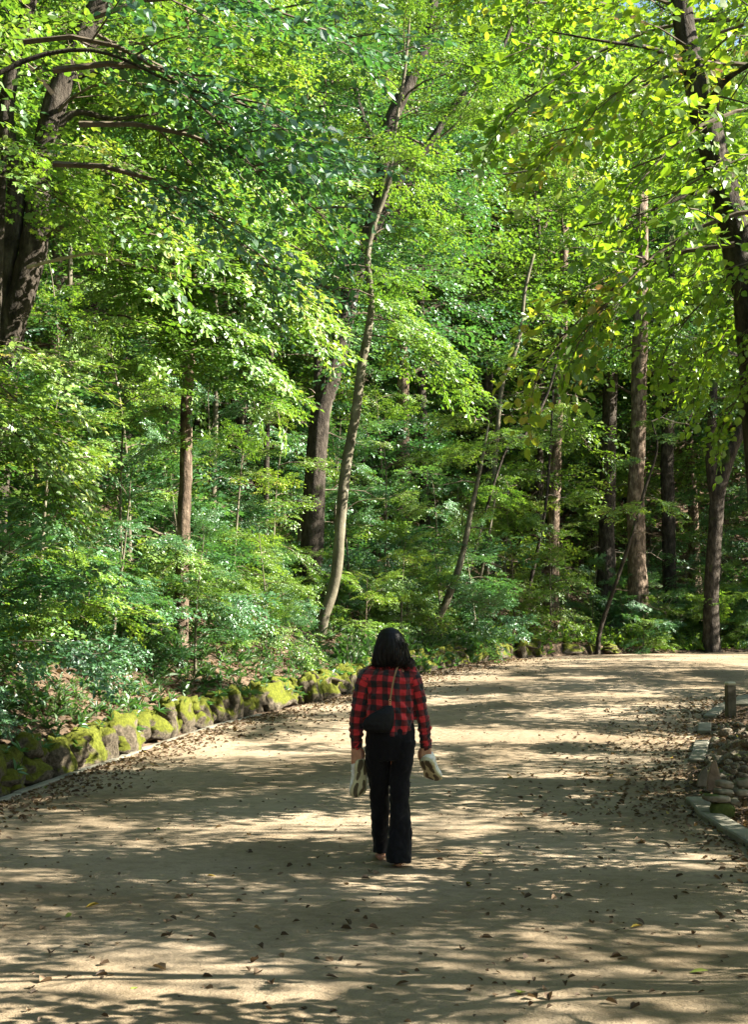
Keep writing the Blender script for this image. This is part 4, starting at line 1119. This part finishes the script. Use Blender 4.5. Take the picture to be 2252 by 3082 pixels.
def loft(rings, sides=20):
    """closed loft through elliptical rings (x, y, z, rx, ry[, tilt axis]) ; horizontal rings"""
    V = []; a = np.arange(sides) * 2 * PI / sides
    for r in rings: V.append(np.stack([r[0] + r[3] * np.cos(a), r[1] + r[4] * np.sin(a), np.full(sides, r[2])], -1))
    n = len(rings); V = np.concatenate(V); i, k = np.meshgrid(np.arange(n - 1), np.arange(sides), indexing='ij'); i = i.ravel(); k = k.ravel()
    A = i * sides + k; B = i * sides + (k + 1) % sides; C = A + sides; D = B + sides
    F1 = np.concatenate([np.stack([A, B, D], -1), np.stack([A, D, C], -1)])
    V = np.concatenate([V, [[rings[0][0], rings[0][1], rings[0][2]], [rings[-1][0], rings[-1][1], rings[-1][2]]]])
    kk = np.arange(sides); e = (n - 1) * sides
    F2 = np.concatenate([np.stack([(kk + 1) % sides, kk, np.full(sides, len(V) - 2)], -1), np.stack([e + kk, e + (kk + 1) % sides, np.full(sides, len(V) - 1)], -1)])
    return V, np.concatenate([F1, F2])


def chain(pts, sides=12, sub=4):
    """closed tube through (x,y,z,r) points with rounded ends"""
    Q = catmull(np.array(pts, float), sub); P, R = Q[:, :3], np.maximum(Q[:, 3], .002)
    t0 = P[0] - P[1]; t0 /= np.linalg.norm(t0) + 1e-9; t1 = P[-1] - P[-2]; t1 /= np.linalg.norm(t1) + 1e-9
    P = np.vstack([P[0] + t0 * R[0] * .8, P[0] + t0 * R[0] * .45, P, P[-1] + t1 * R[-1] * .45, P[-1] + t1 * R[-1] * .8]); R = np.r_[R[0] * .35, R[0] * .85, R, R[-1] * .85, R[-1] * .35]
    V, Fc = tube(P, R, sides)
    V = np.concatenate([V, P[:1]]); k = np.arange(sides)
    return V, np.concatenate([Fc, np.stack([(k + 1) % sides, k, np.full(sides, len(V) - 1)], -1)])


def union(name, parts, voxel, mat, smooth=2, disp=None, cut=None):
    g = Geo()
    for p in parts: g.add(p[0], p[1])
    V, Fc, M, T = g.arr()
    me = mesh_np(name, V, Fc, mat, smooth=True); ob = link(name, me)
    md = ob.modifiers.new('r', 'REMESH'); md.mode = 'VOXEL'; md.voxel_size = voxel; md.use_smooth_shade = True
    sm = ob.modifiers.new('s', 'SMOOTH'); sm.iterations = smooth; sm.factor = .5
    dg = bpy.context.evaluated_depsgraph_get(); me2 = bpy.data.meshes.new_from_object(ob.evaluated_get(dg)); bpy.data.objects.remove(ob); bpy.data.meshes.remove(me)
    me2.name = name
    bm = bmesh.new(); bm.from_mesh(me2)
    if cut:
        for co, no in cut: 
            bmesh.ops.bisect_plane(bm, geom=bm.verts[:] + bm.edges[:] + bm.faces[:], plane_co=co, plane_no=no, clear_outer=True)
    bm.normal_update()
    if disp:
        for v in bm.verts: v.co += v.normal * disp(v.co)
    for f in bm.faces: f.smooth = True
    bm.to_mesh(me2); bm.free()
    if not me2.materials: me2.materials.append(mat)
    return me2


woman = empty('person', FOOT, 'barefoot woman in red checked shirt and black flared trousers walking away with shoes in hand', 'person')
woman.scale = (SC, SC, SC)

# --- body
def hand(wx, wy, wz, s, roll=0.0):
    """hand hanging down, back towards -Y; s = +1 for a thumb on the +x side"""
    out = []
    def pt(x, y, z, r): return (wx + x * s, wy + y, wz + z, r)
    out.append(chain([pt(0, 0, .03, .026), pt(0, 0, -.005, .026)], 10))
    for i, x in enumerate([-.028, -.0095, .0095, .028]):
        out.append(chain([pt(x * .55, 0, 0, .016), pt(x * .9, 0, -.04, .0145), pt(x, .002, -.078, .0115)], 8))       # metacarpals: the palm
        ln = [.82, .97, 1.0, .93][i]
        out.append(chain([pt(x, .002, -.078, .0105), pt(x * 1.05, .006, -.078 - .034 * ln, .0095), pt(x * 1.05, .026, -.078 - .052 * ln, .0088), pt(x, .044, -.078 - .045 * ln, .0078), pt(x, .050, -.078 - .030 * ln, .007)], 8, 3))
    out.append(chain([pt(.020, .004, -.012, .016), pt(.042, .012, -.040, .0125), pt(.046, .024, -.070, .0108), pt(.040, .036, -.096, .009)], 8, 3))
    return out


HL = (-.232, .015, .795); HR = (.240, .02, .795)
parts = []
parts.append(loft([(0, 0, .78, .13, .09), (0, 0, .90, .145, .10), (0, .01, 1.02, .125, .085), (0, .01, 1.15, .14, .09), (-.005, .01, 1.25, .16, .09), (0, .01, 1.31, .13, .07), (.0, .015, 1.335, .06, .055), (0, .02, 1.36, .05, .052), (0, .03, 1.42, .05, .055)]))
parts.append(loft([(.0, .035, 1.375, .03, .04), (.0, .04, 1.395, .052, .062), (0, .045, 1.43, .066, .080), (0, .042, 1.48, .073, .090), (0, .038, 1.53, .072, .090), (0, .032, 1.565, .056, .072), (0, .03, 1.585, .025, .035)]))
parts.append(chain([(0, .128, 1.475, .008), (0, .140, 1.445, .012), (0, .134, 1.437, .010)], 8))                 # nose
parts.append(chain([(-.022, .118, 1.408, .007), (0, .125, 1.409, .008), (.022, .118, 1.408, .007)], 8))         # mouth
for sg in (-1, 1):
    parts.append(chain([(sg * .072, .035, 1.475, .010), (sg * .080, .03, 1.455, .012), (sg * .074, .038, 1.430, .008)], 8))   # ears
    parts.append(chain([(sg * .045, .118, 1.492, .007), (sg * .022, .126, 1.494, .008)], 8))                     # brows
arms = {-1: [(-.150, .01, 1.285, .048), (-.188, .0, 1.20, .042), (-.222, -.005, 1.02, .036), (-.232, .005, .92, .034), HL + (.024,)], 1: [(.145, .01, 1.285, .048), (.175, .0, 1.20, .042), (.213, -.005, 1.02, .036), (.228, .005, .92, .034), HR + (.024,)]}
for sg in (-1, 1): parts.append(chain(arms[sg], 12))
parts += hand(*HL, 1); parts += hand(*HR, -1)
legs = {1: [(.075, 0, .80, .085), (.062, .01, .60, .066), (.058, .0, .44, .050), (.057, -.03, .26, .045), (.050, -.06, .09, .030), (.050, -.065, .045, .030)], -1: [(-.085, .01, .80, .085), (-.080, .05, .60, .066), (-.072, .11, .44, .050), (-.070, .16, .26, .044), (-.066, .21, .10, .030), (-.066, .215, .05, .030)]}
for sg in (-1, 1):
    parts.append(chain(legs[sg], 14)); x, y, z, r = legs[sg][-1]
    parts.append(chain([(x, y - .018, .030, .028), (x, y + .05, .034, .030), (x + sg * .006, y + .12, .024, .034), (x + sg * .006, y + .165, .016, .030)], 12))
    for k in range(5):
        tx = x + sg * .006 + sg * (k - 2) * .0135
        parts.append(chain([(tx, y + .165, .014, .011), (tx, y + .205 - .006 * abs(k - 1.2), .011, .0095 + .002 * (k == 0))], 8, 2))
body = link('body', union('body', parts, .0048, M_skin, 2), woman)
for sg in (-1, 1):
    link('eye', rock_mesh('eye', M_eye, 2, .011, .011, .009, 0, 0, 0), body, (sg * .032, .117, 1.472))

# --- trousers
def wr(f1, a1, f2, a2, seed=0.0, zs=1.0):
    def d_(co):
        n1 = noise.noise(Vector((co.x * f1, co.y * f1, co.z * f1 * zs + seed))); n2 = noise.noise(Vector((co.x * f2 + seed, co.y * f2, co.z * f2 * zs)))
        return a1 * n1 + a2 * (abs(n2) * 2 - .5)
    return d_


tr = [loft([(0, -.002, .70, .150, .105), (-.004, -.006, .78, .168, .118), (-.006, -.010, .85, .172, .128), (-.006, -.004, .93, .165, .118), (-.004, 0, 1.0, .150, .108), (0, .0, 1.04, .135, .10)]),
      loft([(.085, -.012, .83, .085, .11), (.078, -.008, .72, .078, .10), (.062, -.002, .58, .073, .085), (.058, -.012, .42, .066, .070), (.060, -.035, .26, .074, .074), (.056, -.055, .12, .084, .090), (.054, -.06, .032, .088, .100)]),
      loft([(-.090, -.005, .83, .085, .11), (-.096, .01, .72, .085, .10), (-.082, .045, .58, .074, .082), (-.073, .10, .42, .066, .070), (-.070, .145, .26, .062, .068), (-.070, .195, .12, .056, .078), (-.070, .21, .055, .056, .085)])]
trm = union('trousers', tr, .007, M_black, 3, lambda c: wr(8, .010, 20, .006, 3., .8)(c) + .004 * math.sin(math.atan2(c.y, c.x - (.055 if c.x > -.01 else -.07)) * 5) * float(sstep(.25, .0, c.z)) * (1 if c.z < .3 else 0))
link('trousers', trm, woman)

# --- shirt
AL = [(-.125, .01, 1.292, .056), (-.165, .0, 1.262, .060), (-.195, -.004, 1.19, .056), (-.215, -.008, 1.08, .050), (-.228, -.006, 1.00, .050), (-.234, .002, .92, .047), (-.234, .008, .86, .044), (-.232, .014, .815, .036), (-.232, .015, .795, .034)]
AR = [(.105, .01, 1.297, .056), (.142, .0, 1.270, .060), (.172, -.004, 1.19, .054), (.200, -.008, 1.08, .047), (.214, -.006, 1.00, .046), (.226, .002, .92, .045), (.234, .01, .86, .043), (.240, .018, .815, .037), (.240, .02, .795, .035)]
sh = [loft([(-.006, .0, .78, .160, .128), (-.004, -.004, .88, .166, .132), (-.004, .0, .96, .168, .126), (-.004, .0, 1.06, .166, .118), (-.006, .002, 1.16, .168, .116), (-.010, .004, 1.24, .170, .112), (-.010, .008, 1.285, .155, .098), (-.008, .012, 1.318, .115, .080), (-.004, .018, 1.338, .070, .064), (0, .022, 1.355, .058, .058)]), chain(AL, 16), chain(AR, 16),
      chain([(-.06, -.01, 1.335, .016), (-.03, -.045, 1.342, .015), (.03, -.045, 1.342, .015), (.06, -.01, 1.335, .016)], 8)]


def shirt_disp(c):
    arm = abs(c.x) > .18 and c.z < 1.24
    d_ = wr(10, .011, 24, .006, 1., 1.3)(c)
    if arm: d_ += .0045 * math.sin(c.z * 150 + 4 * math.sin(c.x * 40 + c.y * 30)) * float(sstep(1.02, .86, c.z) if False else (1 if c.z < .93 else .25))
    else:
        q = (c.x - .08) * .9 + (c.z - 1.05) * .35
        d_ += .006 * math.sin(q * 90 + 3 * math.sin(c.z * 18)) * (1 - min(1, abs(c.x - .09) / .12)) + .006 * math.sin(math.atan2(c.y, c.x) * 7 + c.z * 6) * (1 if c.z < .95 else .3)
    return d_


shm = union('shirt', sh, .0065, None, 2, shirt_disp)
bm = bmesh.new(); bm.from_mesh(shm)
geo = bm.verts[:] + bm.edges[:] + bm.faces[:]
fs = [f for f in bm.faces if abs(f.calc_center_median().x) < .182 and f.calc_center_median().z < max(.79, min(.99, 0.870 - .50 * f.calc_center_median().x)) + .006 * math.sin(f.calc_center_median().x * 60)]
bmesh.ops.delete(bm, geom=fs, context='FACES')
loose_v = [v for v in bm.verts if not v.link_faces]; bmesh.ops.delete(bm, geom=loose_v, context='VERTS')
uvl = bm.loops.layers.uv.new('uv')
def seg_uv(co, A):
    best = None; acc = 0
    for i in range(len(A) - 1):
        a, b = Vector(A[i][:3]), Vector(A[i + 1][:3]); dd = b - a; t = max(0, min(1, (co - a).dot(dd) / dd.length_squared)); q = (co - a - dd * t).length
        if best is None or q < best[0]: best = (q, acc + t * dd.length, a + dd * t)
        acc += dd.length
    return best
for f in bm.faces:
    c = f.calc_center_median(); A = AL if c.x < 0 else AR; s_ = seg_uv(c, A)
    sleeve = s_[1] > .055 and s_[0] < .066 and abs(c.x) > (.150 if c.z > 1.2 else .155)
    for l in f.loops:
        co = l.vert.co
        if sleeve:
            q = seg_uv(co, A); dv = co - q[2]; l[uvl].uv = (math.atan2(dv.x, -dv.y) * .050 + .02, q[1])
        else:
            w1 = noise.noise(Vector((co.x * 9, co.y * 4, co.z * 7))); w2 = noise.noise(Vector((co.x * 8 + 5, co.y * 4, co.z * 9)))
            l[uvl].uv = (math.atan2(co.x, -(co.y - .05)) * .165 + .015 + .010 * w1, co.z + .01 * math.sin(co.x * 9) + .010 * w2)
bm.to_mesh(shm); bm.free(); shm.materials.clear(); shm.materials.append(plaid_mat())
for p in shm.polygons: p.use_smooth = True
shirt = link('shirt', shm, woman)
shirt.modifiers.new('t', 'SOLIDIFY').thickness = .003
for (x, y, z) in (HL, HR):      # cuffs
    g = Geo(); g.add(*loft([(x, y, z - .012, .037, .030), (x, y, z + .0, .039, .032), (x, y, z + .045, .042, .036)], 18))
    V, Fc, _, _ = g.arr(); me = mesh_np('cuff', V, Fc, shm.materials[0], smooth=True, uv=np.stack([V[:, 0] + .02, V[:, 2]], -1)); link('cuff', me, shirt)

# --- hair
hr = loft([(.012, .012, 1.325, .085, .060), (.010, .0, 1.345, .135, .088), (.008, -.004, 1.38, .136, .100), (.004, -.004, 1.42, .128, .105), (0, 0, 1.47, .112, .104), (-.002, .008, 1.52, .102, .100), (-.004, .016, 1.56, .084, .085), (-.006, .020, 1.585, .058, .062), (-.006, .022, 1.600, .022, .03)], 28)
def hair_disp(c):
    a = math.atan2(c.y, c.x); k = max(0, min(1, (1.55 - c.z) / .2))
    return .007 * k * math.sin(a * 19 + 3 * math.sin(c.z * 22 + a * 2)) + .004 * math.sin(a * 43 + c.z * 30) * k + .010 * k * noise.noise(Vector((c.x * 14, c.y * 14, c.z * 10)))
hm = union('hair', [hr], .005, M_hair, 1, hair_disp)
bm = bmesh.new(); bm.from_mesh(hm)      # face opening
bmesh.ops.delete(bm, geom=[f for f in bm.faces if f.calc_center_median().y > .062 and f.calc_center_median().z < 1.525 and abs(f.calc_center_median().x) < .075], context='FACES')
bm.to_mesh(hm); bm.free()
hair = link('hair', hm, woman); hair.scale = (.95, .97, 1)
g = Geo(); rr = random.Random(5)
for i in range(230):
    a = rr.uniform(PI * .98, PI * 2.08) if i % 5 else rr.uniform(-.6, .6)
    r0 = rr.uniform(.9, 1.02); z0 = rr.uniform(1.38, 1.50); L = z0 - rr.uniform(1.305, 1.345); cur = rr.uniform(.012, .035); ph = rr.uniform(0, 6)
    side = math.cos(a)
    pts = []
    for t in np.linspace(0, 1, 9):
        z = z0 - L * t; rx = np.interp(z, [1.31, 1.345, 1.38, 1.42, 1.47, 1.52], [.125, .14, .138, .130, .113, .104]); ry = np.interp(z, [1.31, 1.345, 1.38, 1.47, 1.52], [.085, .096, .105, .107, .102])
        curl = cur * max(0, (t - .55)) ** 1.2 * 2
        pts.append((.006 + rx * r0 * math.cos(a) + curl * math.sin(t * 9 + ph) + .02 * max(0, t - .6) * side, .003 + ry * r0 * math.sin(a) - curl * .6 * math.cos(t * 9 + ph), z))
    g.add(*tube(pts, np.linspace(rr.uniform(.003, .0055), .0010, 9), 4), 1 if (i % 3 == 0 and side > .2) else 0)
for i in range(60):     # curled ends at the right, coloured brown as if sunlit
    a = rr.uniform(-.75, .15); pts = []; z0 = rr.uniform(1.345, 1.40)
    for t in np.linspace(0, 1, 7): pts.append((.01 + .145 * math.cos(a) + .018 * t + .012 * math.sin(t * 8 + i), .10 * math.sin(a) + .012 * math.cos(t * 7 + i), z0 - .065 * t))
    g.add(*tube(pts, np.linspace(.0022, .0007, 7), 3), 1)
tag(link('locks', g.mesh('locks', [M_hair, M_hairtip], True), hair), kind='stuff')

# --- bag (carried by her, a thing of its own)
def wpos(x, y, z): return FOOT + Vector((x, y, z)) * SC
bag = empty('crossbody_bag', wpos(-.09, -.15, .93), 'small black crossbody bag with a tan strap hanging on the walking woman\'s lower back', 'bag'); bag.scale = (SC, SC, SC)
bo = Vector((-.09, -.15, .93))
bp = loft([(-.085, -.152, .895, .075, .018), (-.090, -.158, .915, .098, .032), (-.085, -.162, .95, .105, .038), (-.075, -.162, .99, .100, .038), (-.05, -.158, 1.025, .075, .032), (-.025, -.150, 1.055, .045, .022), (-.012, -.142, 1.075, .020, .012)], 24)
bme = union('bag_body', [(bp[0] - np.array(bo), bp[1])], .005, M_leather, 2, wr(14, .004, 30, .002))
link('pouch', bme, bag)
g = Geo()
def flatstrap(pts, w, th):
    P = catmull(np.array(pts), 5) - np.array(bo); V = []
    for i, p in enumerate(P):
        t = P[min(i + 1, len(P) - 1)] - P[max(i - 1, 0)]; t /= np.linalg.norm(t); n_ = np.array([0, -1.0, 0.35]); s_ = np.cross(t, n_); s_ /= np.linalg.norm(s_); n_ = np.cross(s_, t)
        V += [p - s_ * w - n_ * th, p + s_ * w - n_ * th, p + s_ * w + n_ * th, p - s_ * w + n_ * th]
    n = len(P); Fq = []
    for i in range(n - 1):
        for k in range(4): a, b = i * 4 + k, i * 4 + (k + 1) % 4; Fq += [(a, b, b + 4), (a, b + 4, a + 4)]
    return np.array(V), np.array(Fq)
sv, sf = flatstrap([(-.004, -.150, 1.118), (.006, -.138, 1.18), (.020, -.128, 1.25), (.036, -.105, 1.305), (.052, -.055, 1.340), (.058, .0, 1.352), (.05, .07, 1.335), (.02, .115, 1.26), (-.05, .135, 1.10), (-.13, .14, 1.0)], .0055, .0018)
g.add(sv, sf); link('strap', g.mesh('strap', [M_strap]), bag)
g = Geo(); a = np.linspace(0, 2 * PI, 15)
for cz, rr_ in ((1.108, .008), (1.092, .006), (1.080, .005)):
    g.add(*tube(np.stack([-.006 + rr_ * np.cos(a), np.full(15, -.151), cz + rr_ * np.sin(a)], -1) - np.array(bo), np.full(15, .0016), 5, cap=False))
link('ring_clasp', g.mesh('ring', [M_metal], True), bag)

# --- sneakers
def shoe(mirror):
    ys = np.array([0, .02, .08, .2, .33, .48, .62, .74, .85, .93, .98, 1.0]); wid = np.array([.007, .027, .043, .050, .047, .043, .051, .059, .058, .046, .027, .009]); cx = np.array([0, 0, 0, 0, .001, .003, .004, .004, .002, -.002, -.005, -.006]) * mirror
    Ls = .268; sides = 20; a = np.arange(sides) * 2 * PI / sides
    def lo(z0, z1, wf, zf=None, ex=.55):
        V = []
        for i, y in enumerate(ys):
            c, s_ = np.cos(a), np.sin(a); b0 = z0 if np.isscalar(z0) else z0[i]; b1 = z1 if np.isscalar(z1) else z1[i]
            V.append(np.stack([cx[i] + wid[i] * wf * np.sign(c) * np.abs(c) ** ex, np.full(sides, y * Ls), (b0 + b1) / 2 + (b1 - b0) / 2 * np.sign(s_) * np.abs(s_) ** ex], -1))
        n = len(ys); V = np.concatenate(V); i, k = np.meshgrid(np.arange(n - 1), np.arange(sides), indexing='ij'); i = i.ravel(); k = k.ravel()
        A = i * sides + k; B = i * sides + (k + 1) % sides
        Fc = np.concatenate([np.stack([A, A + sides, B + sides], -1), np.stack([A, B + sides, B], -1)])
        V = np.concatenate([V, V[:sides].mean(0)[None], V[(n - 1) * sides:n * sides].mean(0)[None]]); kk = np.arange(sides); e = (n - 1) * sides
        return V, np.concatenate([Fc, np.stack([kk, (kk + 1) % sides, np.full(sides, len(V) - 2)], -1), np.stack([e + (kk + 1) % sides, e + kk, np.full(sides, len(V) - 1)], -1)])
    spring = np.interp(ys, [0, .1, .7, 1], [.006, 0, 0, .022])
    top = np.interp(ys, [0, .04, .2, .36, .5, .7, .85, 1], [.060, .098, .098, .086, .088, .066, .052, .040])
    return lo(spring, spring + np.interp(ys, [0, .3, 1], [.030, .026, .020]), 1.08), lo(spring + .018, top, .98, ex=.8), ys, wid, cx, Ls, spring


def pad(poly, Ls, th=.004):
    n = len(poly); P = np.array(poly, float); P = catmull(np.vstack([P, P[:1]]), 4)[:-1]; n = len(P)
    bot = np.stack([P[:, 0], P[:, 1] * Ls, np.full(n, -th)], -1); tp = bot.copy(); tp[:, 2] = .006
    sp = np.interp(P[:, 1], [0, .1, .7, 1], [.006, 0, 0, .022]); bot[:, 2] += sp; tp[:, 2] += sp
    c = bot.mean(0); V = np.vstack([bot, tp, c[None]]); k = np.arange(n); j = (k + 1) % n
    return V, np.concatenate([np.stack([j, k, np.full(n, 2 * n)], -1), np.stack([k, j, j + n], -1), np.stack([k, j + n, k + n], -1)])


def make_shoe(label, mirror, centre, toe, up, tab):
    so, upm, ys, wid, cx, Ls, spring = shoe(mirror)
    toe = Vector(toe).normalized(); up = Vector(up); up = (up - toe * up.dot(toe)).normalized(); xx = toe.cross(up)
    R = Matrix((xx, toe, up)).transposed()
    e = empty('sneaker', (0, 0, 0), label, 'shoe'); e.rotation_euler = R.to_euler(); e.scale = (SC, SC, SC)
    e.location = wpos(*centre) - R @ Vector((0, Ls / 2 * SC, .015))
    link('sole', mesh_np('sole', so[0], so[1], M_sole, smooth=True), e)
    u = link('upper', mesh_np('upper', upm[0], upm[1], M_white, smooth=True), e)
    m = mirror
    pads = [[(-.030 * m, .03), (-.005 * m, .01), (.004 * m, .12), (-.004 * m, .24), (-.022 * m, .33), (-.036 * m, .30), (-.038 * m, .15)], [(.010 * m, .02), (.030 * m, .05), (.037 * m, .18), (.034 * m, .34), (.022 * m, .40), (.012 * m, .28), (.010 * m, .12)],
            [(-.034 * m, .36), (-.012 * m, .30), (-.010 * m, .40), (-.026 * m, .54), (-.036 * m, .50)], [(.020 * m, .52), (.034 * m, .54), (.046 * m, .70), (.040 * m, .82), (.024 * m, .90), (.010 * m, .94), (.014 * m, .80), (.026 * m, .72), (.018 * m, .62)],
            [(-.030 * m, .60), (-.014 * m, .62), (-.014 * m, .76), (-.006 * m, .88), (.006 * m, .97), (-.014 * m, .985), (-.034 * m, .90), (-.042 * m, .74)]]
    for q in pads: link('tread_pad', mesh_np('tread_pad', *pad(q, Ls), M_tread, smooth=False), e)
    g = Geo(); g.add(*loft([(0, .058, .090, .026, .045), (0, .058, .100, .027, .047)], 18)); link('collar_lining', g.mesh('collar', [M_navy]), e)
    g = Geo(); g.add(*loft([(0, .125, .075, .020, .012), (0, .112, .100, .021, .006), (0, .105, .118, .019, .004)], 12)); link('tongue', g.mesh('tongue', [M_white], True), e)
    g = Geo()
    for k in range(5):
        y = .118 + k * .016; z = .094 - k * .0062; g.add(*tube([(-.020, y, z - .006), (0, y + .002, z + .002), (.020, y, z - .006)], [.0022] * 3, 5))
    tag(link('laces', g.mesh('laces', [M_white], True), e), kind='stuff')
    g = Geo(); g.add(*tube([(-.012 * m, .0, .060), (-.012 * m, .0, .085), (-.012 * m, .008, .103)], [.004] * 3, 5)); link('heel_tab', g.mesh('tab', [M_navy], True), e)
    return e


make_shoe('white sneaker hanging toe down from the woman\'s left hand, its sole facing the viewer', 1, (-.212, .030, .575), (-.13, .10, -.98), (-.52, .85, 0), 1)
make_shoe('white sneaker held in the woman\'s right hand pointing away, brown tread and white heel showing', -1, (.272, .085, .625), (.30, .72, -.62), (.25, .62, .68), 1)
